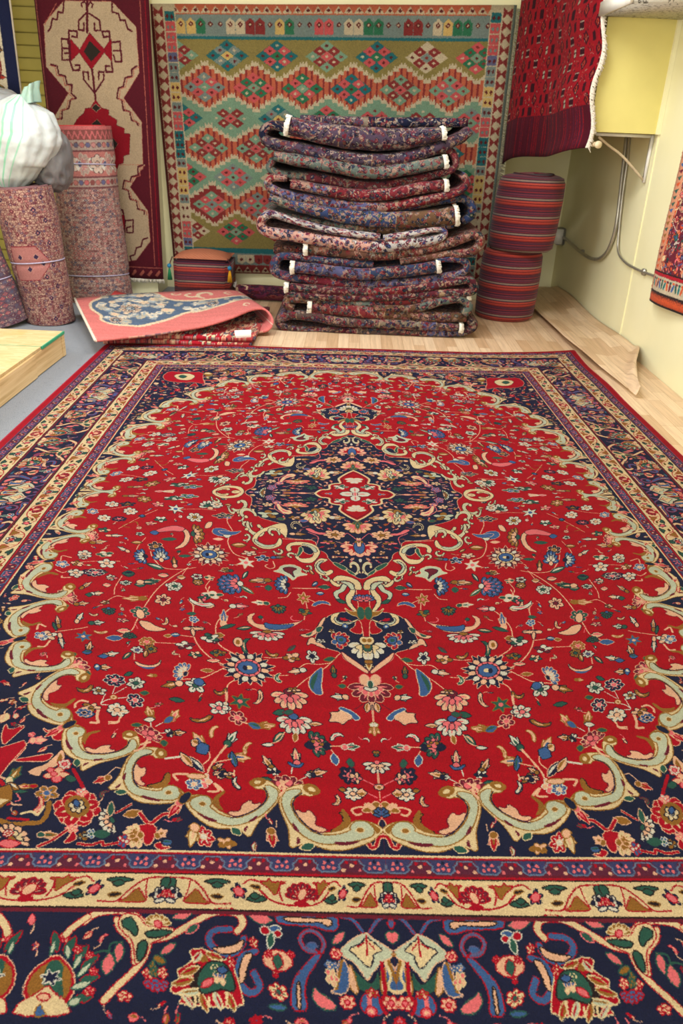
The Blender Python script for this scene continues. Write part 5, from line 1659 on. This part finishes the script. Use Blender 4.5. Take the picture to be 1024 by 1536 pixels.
M_pb = cloth_image('pink_rug_wool', im, pile=260, val=.88, sat=.88)
PBF = [(-1.504, 4.626, 0.085), (-1.376, 4.693, 0.090), (-1.216, 4.785, 0.095), (-1.075, 4.894, 0.100), (-0.928, 5.005, 0.110), (-0.775, 5.128, 0.140), (-0.656, 5.324, 0.160), (-0.573, 5.388, 0.150), (-0.517, 5.320, 0.100), (-0.534, 5.262, 0.050), (-0.603, 5.240, 0.030), (-0.722, 5.202, 0.025), (-0.966, 5.079, 0.022), (-1.239, 4.951, 0.020)]
PBB = [(-1.924, 5.561, 0.130), (-1.822, 5.654, 0.130), (-1.662, 5.763, 0.130), (-1.473, 5.880, 0.130), (-1.273, 5.977, 0.130), (-1.080, 6.020, 0.140), (-0.903, 6.006, 0.150), (-0.814, 5.976, 0.140), (-0.751, 5.944, 0.100), (-0.768, 5.994, 0.050), (-0.883, 6.019, 0.030), (-0.980, 5.999, 0.025), (-1.225, 5.963, 0.022), (-1.513, 5.912, 0.020)]
fr_ = thing('folded_rug', (-1.0, 5.3, .004), 'salmon pink folded rug with blue and cream medallion lying left of the stack', 'rug')
F_, B_ = spline(np.array(PBF), 5), spline(np.array(PBB), 5)
def pbf(s, q):
    i = s*(len(F_)-1); k = min(int(i), len(F_)-2); e = i-k; a = F_[k]*(1-e)+F_[k+1]*e; b = B_[k]*(1-e)+B_[k+1]*e
    p = a+(b-a)*q; p[2] = max(p[2], .016); return tuple(p)
top = obj('pile_sheet', grid_bm(90, 14, pbf, lambda s, q: (min(s*1.55, 1.55), q)), M_pb, fr_); solid(top, .013, 0)
# lower layers of the same rug
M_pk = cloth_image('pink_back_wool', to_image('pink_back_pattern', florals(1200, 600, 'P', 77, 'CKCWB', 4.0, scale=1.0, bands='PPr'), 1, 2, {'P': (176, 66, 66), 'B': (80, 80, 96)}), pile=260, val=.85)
def low(y0, y1, x0, x1, zf, loop=.03):
    return grid_bm(40, 8, lambda s, q: (x0+(x1-x0)*s, y0+(y1-y0)*q+.10*(s-.5), zf(s)), lambda s, q: (s*1.3, q*.7))
solid(obj('under_layer', low(4.90, 5.9, -1.53, -.62, lambda s: .022+.008*math.sin(s*5)), M_pk, fr_), .022, 0)
solid(obj('under_layer', low(4.93, 5.9, -1.50, -.60, lambda s: .052+.006*math.sin(s*4+1)), M_pk, fr_), .020, 0)
obj('folded_edge', tube_bm(smooth_path([(-1.535, 4.90, .05), (-1.4, 4.915, .045), (-1.1, 4.95, .03), (-.8, 4.99, .03), (-.62, 5.01, .03)], 4), .020, 10), plain('crimson_binding', (130, 26, 40), .9, .2, 80), fr_)
# left: turned-back corner
solid(obj('turned_corner', grid_bm(10, 10, lambda s, q: (-1.74+s*.22, 5.25+.65*q+.05*s, .045+.06*q*(1-s)+.02), lambda s, q: (s*.15, q*.5)), plain('salmon_pile', (188, 66, 64), .92, .12, 60), fr_), .02, 0)
obj('turned_edge', tube_bm(smooth_path([(-1.76, 5.28, .03), (-1.65, 5.27, .03), (-1.52, 5.26, .03)], 4), .026, 10), plain('salmon_roll', (184, 84, 76), .92, .15, 60), fr_)
obj('selvedge', tube_bm([tuple(Vector(pbf(0.002, q/10))+Vector((-.004, 0, .004))) for q in range(11)], .009, 6), M_fr, fr_)
tg = thing('price_tag', (-.65, 5.1, .06), 'white paper tag lying against the front fold of the salmon pink rug', 'tag')
M_tag = plain('white_tag_paper', (236, 226, 220), .6, .03, 20)
obj('paper', grid_bm(4, 4, lambda s, q: tuple((Vector((-0.718,4.930,0.115))*(1-s)+Vector((-0.615,4.950,0.119))*s)*q+(Vector((-0.707,4.910,0.074))*(1-s)+Vector((-0.613,4.930,0.078))*s)*(1-q)+Vector((0,-.012-.01*math.sin(q*3),0)))), M_tag, tg, smooth=False)
solid(tg.children[0], .001)

# ================================================================ rolled carpets standing at the left
def roll(name, base, top, r0, r1, mat, label, ties, wrap=.9, seed=0, top_mat=None, uvs=(1, 1), topdip=0.0):
    T = thing(name, base, label, 'rug'); b, tp = Vector(base), Vector(top); ax = (tp-b); Ln = ax.length; d = ax.normalized()
    a = d.cross(Vector((0, 1, 0))).normalized(); c = d.cross(a); rnd = random.Random(seed)
    def f(s, q):
        an = 2*PI*s; r = r0+(r1-r0)*q; r *= 1+.035*math.sin(2*an+seed)+.012*math.sin(q*14+an)+.02*math.sin(q*5+seed)
        for tz in ties: r *= 1-.05*math.exp(-((q-tz)/.018)**2)
        p = b+d*Ln*q+(a*math.cos(an)+c*math.sin(an)*.92)*r
        return (p.x, p.y, max(p.z+topdip*math.sin(an)*q, .004))
    obj('roll', grid_bm(56, 60, f, lambda s, q: (s*uvs[0], q*uvs[1]), wrap=True), mat, T)
    bm = bmesh.new()
    sp_ = [tuple(b+d*Ln*(1.0)+(a*math.cos(k/8)+c*math.sin(k/8)*.92)*(r1*(.97-.0062*k))+Vector((0, 0, -.004))) for k in range(120)]
    tube_bm(sp_, .011, 6, bm); obj('coiled_end', bm, top_mat or mat, T)
    obj('core', grid_bm(24, 2, lambda s, q: tuple(b+d*(Ln-.03)+(a*math.cos(2*PI*s)+c*math.sin(2*PI*s)*.92)*r1*.95*q), wrap=True), plain('dark_core', (40, 22, 24), .95), T)
    for tz in ties:
        pth = [tuple(Vector(f(k/40, tz+.012*math.sin(k/40*2*PI)))+ (Vector(f(k/40, tz))-(b+d*Ln*tz)).normalized()*.004) for k in range(41)]
        obj('tie_string', tube_bm(pth, .0042, 6), M_tie, T)
    return T
M_tie = plain('pale_plastic_string', (176, 170, 196), .4, .15, 60)
def lattice(W, H, bg, cols, step, seed, px=3.0, warm=None):
    A = np.full((int(H/px), int(W/px)), KI[bg], np.uint8); rnd = random.Random(seed); s = step/px
    for j in range(int(H/step*2)+2):
        for i in range(int(W/step)+2):
            x, y = (i+.5*(j % 2))*s, j*s/2; r = s*.40; c = rnd.choice(cols)
            fill(A, np.array([(x-r, y), (x, y-r*.62), (x+r, y), (x, y+r*.62)]), c, 'M', 1)
            fill(A, np.array([(x-r*.4, y), (x, y-r*.3), (x+r*.4, y), (x, y+r*.3)]), rnd.choice(cols))
            fill(A, ell(x-s/2, y, 1.4, 1.4, 0, 5), 'C' if j % 2 else 'M')
    return A
# tall pink roll: border at the top, fine repeating field below
A = lattice(1260, 1250, 'b', 'oKPMbB', 34, 5)
H_ = A.shape[0]; px = 3.0
A[:8] = KI['r']; A[8:30] = KI['O']; A[30:52] = KI['b']; A[52:56] = KI['M']; A[56:110] = KI['o']; A[110:114] = KI['M']; A[114:134] = KI['b']; A[134:138] = KI['M']
for k in range(36):
    stroke(A, np.array([(k*12., 28), (k*12+6., 11), (k*12+12., 28)]), 1.4, 'r')
    fill(A, ell(k*12+6, 41, 5, 6, 0, 6), 'PBoV'[k % 4], 'M', 1); fill(A, ell(k*12+6, 124, 5, 6, 0, 6), 'oVrO'[k % 4], 'M', 1)
for k in range(15):
    x = k*28+14
    for col, ol, q in stamp('fl' if k % 2 else 'pal', 'CKMn' if k % 2 else 'bPVC', k): fill(A, q*(16, 22)+(x, 83), col, ol, 1)
    for col, ol, q in stamp('lf', 'WPC', k): fill(A, q*(6, 16)+(x+14, 83), col, ol, 1)
im = to_image('pink_roll_pattern', A, 1, 12, {'b': (172, 146, 130), 'o': (184, 88, 76), 'K': (204, 156, 132), 'M': (120, 56, 58), 'P': (188, 110, 102), 'r': (196, 60, 60), 'B': (96, 92, 116), 'O': (134, 52, 44), 'C': (204, 178, 156)})
M_pr = cloth_image('pink_roll_wool', im, pile=260, val=.88, sat=.8)
roll('rolled_carpet', (-1.935, 6.20, .004), (-1.985, 6.20, 1.215), .235, .222, M_pr, 'tallest rolled carpet, rosy with floral border round its top, before the beige rug', (.16, .86*.92), seed=2, uvs=(1, 1), topdip=.0, top_mat=plain('rose_red_edge', (190, 58, 60), .9))
obj_string = None
# diamond field roll at the left
A = lattice(1300, 900, 'b', 'KMbPVK', 30, 9)
for k in range(-20, 30):
    for j in range(14):
        x, y = 30+k*46+(j % 2)*23, 20+j*24
        fill(A, np.array([(x-7, y), (x, y-6), (x+7, y), (x, y+6.)]), 'N' if (k+j) % 2 else 'M', 'K', 1); fill(A, ell(x, y, 2, 2, 0, 5), 'P')
for x0 in (70, 290):
    fill(A, np.array([(x0, 120), (x0+62, 120), (x0+92, 158), (x0+58, 192), (x0, 192.)]), 'P', 'r', 2)
    for q in ((22, 142), (60, 142), (40, 168), (74, 158)): fill(A, ell(x0+q[0], q[1], 6, 6, 0, 4), 'N', 'K', 1)
im = to_image('diamond_roll_pattern', A, 1, 13, {'b': (168, 140, 124), 'K': (196, 160, 140), 'M': (110, 54, 62), 'P': (176, 116, 112), 'V': (104, 84, 104), 'r': (140, 50, 58), 'N': (58, 40, 70), 'C': (196, 170, 146)})
roll('rolled_carpet', (-2.06, 5.44, .004), (-2.13, 5.40, .865), .172, .195, cloth_image('diamond_roll_wool', im, pile=260, val=.85), 'shorter rolled carpet with small navy diamonds standing under the white sack', (.47,), seed=4)
A = lattice(900, 700, 'V', 'KBPVbM', 46, 19)
im = to_image('grey_roll_pattern', A, 1, 14, {'V': (110, 92, 104), 'K': (168, 136, 132), 'P': (176, 100, 104), 'b': (150, 132, 130), 'B': (92, 92, 116), 'M': (100, 62, 76)})
roll('rolled_carpet', (-2.36, 5.30, .004), (-2.50, 5.26, .70), .19, .16, cloth_image('grey_roll_wool', im, pile=260, val=.85), 'dull mauve rolled carpet cut off by the left frame edge', (.4,), seed=6)
# loose tie end on the tall roll
# ================================================================ sacks on the rolls
def sack_mat(name, base, stripes, trans=.15):
    t = NT(name, .42, 0, 0, .5); co = t.coord(); n = t.noise(co, 9, 5, .6); n2 = t.noise(co, 60, 3)
    c = t.ramp(n, [(.25, srgb(tuple(int(x*.86) for x in base))), (.6, srgb(base))])
    if stripes:
        sx = t.n('SeparateXYZ'); t.l(co, sx.inputs[0]); mu = t.n('Math', operation='MULTIPLY_ADD'); t.l(sx.outputs[2], mu.inputs[0]); mu.inputs[1].default_value = .16
        t.l(sx.outputs[0], mu.inputs[2]); ab = mu.outputs[0]
        r_ = t.ramp(t_add(t, ab, 3.0), [(0, (0, 0, 0)), (.45, (0, 0, 0))]+[(p, (v,)*3) for p, v in stripes]+[(1, (0, 0, 0))], 'CONSTANT')
        c = t.mix(r_, c, srgb((150, 208, 180)))
    t.col(c); t.bump(n2, .25, .004); bs(t.b, 'Transmission Weight', 0.0); bs(t.b, 'Subsurface Weight', trans); return t.m
def t_add(t, v, k):
    q = t.n('Math', operation='ADD'); t.l(v, q.inputs[0]); q.inputs[1].default_value = k; f = t.n('Math', operation='MULTIPLY'); t.l(q.outputs[0], f.inputs[0]); f.inputs[1].default_value = .5
    return f.outputs[0]
def sack(name, c, r, pinch, mat, label, seed, parts=True):
    T = thing(name, (c[0], c[1], c[2]-r[2]), label, 'sack'); bm = bmesh.new(); bmesh.ops.create_icosphere(bm, subdivisions=5, radius=1)
    from mathutils import noise as nz
    for v in bm.verts:
        p = v.co.copy(); q = p*2.2+Vector((seed, 0, 0)); cr_ = abs(nz.noise(q))*.22+abs(nz.noise(p*5+Vector((seed, 3, 1))))*.10
        s = 1.04-cr_; x, y, z = p.x*s, p.y*s, p.z*s
        x = math.copysign(abs(x)**.85, x); z = math.copysign(abs(z)**.8, z)
        if z > .5: f = 1-(z-.5)*pinch; x *= f; y *= f
        v.co = Vector((c[0]+x*r[0], c[1]+y*r[1], c[2]+z*r[2]))
    return T, obj('bag', bm, mat, T)
M_s1 = sack_mat('woven_white_sack', (214, 218, 216), [(.470, 1), (.476, 0), (.484, 1), (.489, 0), (.52, 1), (.525, 0), (.535, 1), (.54, 0)])
T = thing('sack', (-2.1, 5.38, .82), 'white woven plastic sack with thin green stripes lying on the rolled carpets', 'sack')
from mathutils import noise as nz
def sackf(s, q):
    an = 2*PI*s; k = q*7; prof = [(0.0, 0), (.055, .03), (.14, .16), (.205, .34), (.235, .52), (.225, .70), (.17, .86), (.05, .95)]
    i = min(int(k), 6); e = k-i; e = e*e*(3-2*e) if i in (0,) else e
    r = prof[i][0]*(1-e)+prof[i+1][0]*e; z = prof[i][1]*(1-e)+prof[i+1][1]*e
    cxs = -2.205+.155*min(1, z*1.7)
    c_ = math.cos(an); s_ = math.sin(an); p = Vector((c_, s_, z*2.2))
    cr_ = 1+.13*nz.noise(p*1.3+Vector((4, 1, 0)))-.16*abs(nz.noise(Vector((c_*2.4+z, s_*2.4, z*1.1+3))))-.05*abs(nz.noise(p*5))
    if z > .62: cr_ *= 1+.06*math.sin(an*9+z*6)*(z-.5)*2
    sag = -.05*max(0, c_)*(z > .3)*z
    return (cxs+r*c_*cr_, 5.40+r*s_*.9*cr_, .815+z*.60+sag)
def stripe_uv(s, q): return (s, q)
t = NT('woven_white_sack', .45, 0, 0, .45); uvn = t.n('UVMap'); su = t.n('SeparateXYZ'); t.l(uvn.outputs[0], su.inputs[0])
mm = t.n('Math', operation='MULTIPLY_ADD'); t.l(su.outputs[1], mm.inputs[0]); mm.inputs[1].default_value = -.06; t.l(su.outputs[0], mm.inputs[2])
g_ = t.ramp(mm.outputs[0], [(0, (0,)*3), (.645, (1,)*3), (.657, (0,)*3), (.685, (1,)*3), (.697, (0,)*3), (.735, (.8,)*3), (.743, (0,)*3)], 'CONSTANT')
co = t.coord(); n = t.noise(co, 10, 5); n2 = t.noise(t.coord(scale=(1, 1, 6)), 90, 2)
t.col(t.mix(g_, t.ramp(n, [(.3, srgb((178, 184, 184))), (.6, srgb((200, 206, 206)))]), srgb((140, 196, 168)))); t.bump(n2, .3, .003); bs(t.b, 'Subsurface Weight', .1); M_s1 = t.m
obj('bag', grid_bm(90, 70, sackf, stripe_uv, wrap=True), M_s1, T)
def neckf(s, q):
    an = 2*PI*s; r = (.075-.045*q+.035*max(0, q-.6))*(1+.22*math.sin(an*5+q*3)); return (-2.035+.055*q+r*math.cos(an), 5.40+r*math.sin(an), 1.33+.115*q+.02*math.cos(an))
obj('tied_neck', grid_bm(40, 14, neckf, wrap=True), sack_mat('pale_green_sack_neck', (150, 178, 164), None), T)
T, _ = sack('sack', (-2.36, 5.62, 1.30), (.26, .2, .13), .2, sack_mat('grey_film_sack', (150, 150, 150), None), 'grey translucent plastic bag behind the white sack at the left edge', 8)
T, _ = sack('sack', (-1.98, 5.56, 1.02), (.13, .2, .2), .2, sack_mat('dark_film_sack', (120, 118, 120), None), 'crumpled grey plastic bag wedged between white sack and tallest rolled carpet', 12)

# ================================================================ low timber platform at the left
t = NT('strand_board', .6); co = t.coord(scale=(1, 1, 1)); vo = t.n('TexVoronoi'); t.l(t.coord(scale=(9, 26, 9), rot=(0, 0, .5)), vo.inputs[0]); vo.inputs['Scale'].default_value = 2.2
n = t.noise(co, 7, 5, .7); c = t.ramp(vo.outputs['Color'], [(0, srgb((196, 166, 116))), (.5, srgb((208, 182, 134))), (1, srgb((216, 194, 150)))])
t.col(t.mix(t.ramp(n, [(.55, (0,)*3), (.72, (.6,)*3)]), c, srgb((214, 170, 100)))); t.bump(vo.outputs[0], .1, .001); M_osb = t.m
t = NT('pine_plank', .6); gn = t.noise(t.coord(scale=(2, 1.2, 34)), 1.6, 6, .6); kn = t.noise(t.coord(scale=(1, 1, 2.5)), 3.2, 2)
c = t.ramp(gn, [(.3, srgb((196, 160, 108))), (.5, srgb((222, 190, 140))), (.7, srgb((234, 206, 160)))])
t.col(t.mix(t.ramp(kn, [(.69, (0,)*3), (.74, (1,)*3)]), c, srgb((128, 84, 50)))); t.bump(gn, .15, .001); M_pine = t.m
M_grn = plain('green_edge_paint', (60, 158, 118), .6, .08, 30)
pf = thing('wooden_platform', (-2.1, 4.0, .003), 'low pine platform with pale strand board top and green edges at the left', 'platform')
bm = bmesh.new(); box_bm(-2.9, -1.682, 4.245, 4.60, .128, .144, .001, bm); obj('top_board', bm, M_osb, pf, smooth=False)
bm = bmesh.new(); box_bm(-2.9, -1.682, 2.6, 4.238, .128, .144, .001, bm); obj('top_board', bm, M_osb, pf, smooth=False)
obj('green_edge', box_bm(-1.682, -1.674, 4.245, 4.602, .129, .1445), M_grn, pf, smooth=False)
obj('green_edge', box_bm(-2.9, -1.682, 4.238, 4.245, .130, .1447), M_grn, pf, smooth=False)
obj('side_plank', box_bm(-1.712, -1.680, 4.13, 4.55, .004, .127, .002), M_pine, pf, smooth=False)
obj('side_plank', box_bm(-1.708, -1.673, 2.6, 4.127, .004, .127, .002), M_pine, pf, smooth=False)
obj('corner_post', box_bm(-1.72, -1.676, 4.555, 4.598, .004, .127, .002), M_pine, pf, smooth=False)
obj('end_plank', box_bm(-2.9, -1.722, 4.565, 4.598, .004, .127, .002), M_pine, pf, smooth=False)

# ================================================================ conduit, outlet, bracket on the right wall
M_met = plain('galvanised_metal', (176, 172, 160), .35, .12, 20, metal=.7)
M_grey2 = plain('grey_steel_box', (150, 148, 140), .45, .1, 20, metal=.4)
cn = thing('electrical_conduit', (1.85, 6.2, .44), 'thin metal conduits curving down the right wall to an outlet', 'conduit')
A1 = smooth_path([(1.85, 6.06, 1.315), (1.85, 6.00, 1.07), (1.85, 5.93, .76), (1.85, 5.985, .585), (1.85, 6.15, .48), (1.85, 6.42, .438), (1.85, 6.80, .446), (1.85, 7.2, .474), (1.85, 7.40, .48)], 6)
obj('metal_pipe', tube_bm(A1, .0125, 10), M_met, cn)
A2 = smooth_path([(1.855, 6.02, 1.315), (1.855, 5.96, 1.15), (1.855, 5.925, .944), (1.855, 5.86, .70), (1.855, 5.79, .575), (1.855, 5.62, .533), (1.855, 5.40, .525), (1.855, 5.2, .53), (1.855, 4.85, .545)], 6)
obj('metal_pipe', tube_bm(A2, .0085, 10), M_met, cn)
for p in ((1.86, 5.955, .88), (1.86, 5.22, .529), (1.86, 6.7, .444)): obj('pipe_clip', box_bm(p[0]-.012, 1.8695, p[1]-.02, p[1]+.02, p[2]-.02, p[2]+.02, .004), M_met, cn)
ou = thing('power_outlet', (1.84, 7.45, .48), 'white outlet box on the right wall at the conduit end beside the poufs', 'outlet')
obj('box', box_bm(1.80, 1.8695, 7.36, 7.50, .41, .55, .006), M_grey2, ou)
obj('cover_plate', box_bm(1.775, 1.845, 7.345, 7.36, .42, .545, .004), M_white, ou)
br_ = thing('shelf_bracket', (1.86, 5.56, 1.04), 'white triangular shelf bracket screwed to the right wall under the beam', 'bracket')
obj('wall_bar', box_bm(1.852, 1.8695, 5.54, 5.575, 1.035, 1.312, .003), M_white, br_)
obj('top_bar', box_bm(1.50, 1.852, 5.545, 5.57, 1.296, 1.314, .003), M_white, br_)
obj('brace', tube_bm(smooth_path([(1.52, 5.555, 1.29), (1.60, 5.555, 1.24), (1.70, 5.555, 1.18), (1.858, 5.555, 1.048)], 5), .008, 8), plain('pale_brace_paint', (196, 178, 150), .5), br_)
rd = thing('wooden_rod', (1.47, 5.45, 1.25), 'round pale end of a wooden rod poking out below the dark red rug', 'rod')
obj('rod_shaft', tube_bm([(1.475, 5.40, 1.247), (1.36, 5.95, 1.262), (1.25, 6.45, 1.272)], .014, 14), plain('rod_wood', (206, 180, 140), .5), rd)
obj('end_cap', tube_bm([(1.482, 5.375, 1.2465), (1.478, 5.395, 1.247)], .021, 20), plain('rod_cap_wood', (222, 204, 168), .5), rd)
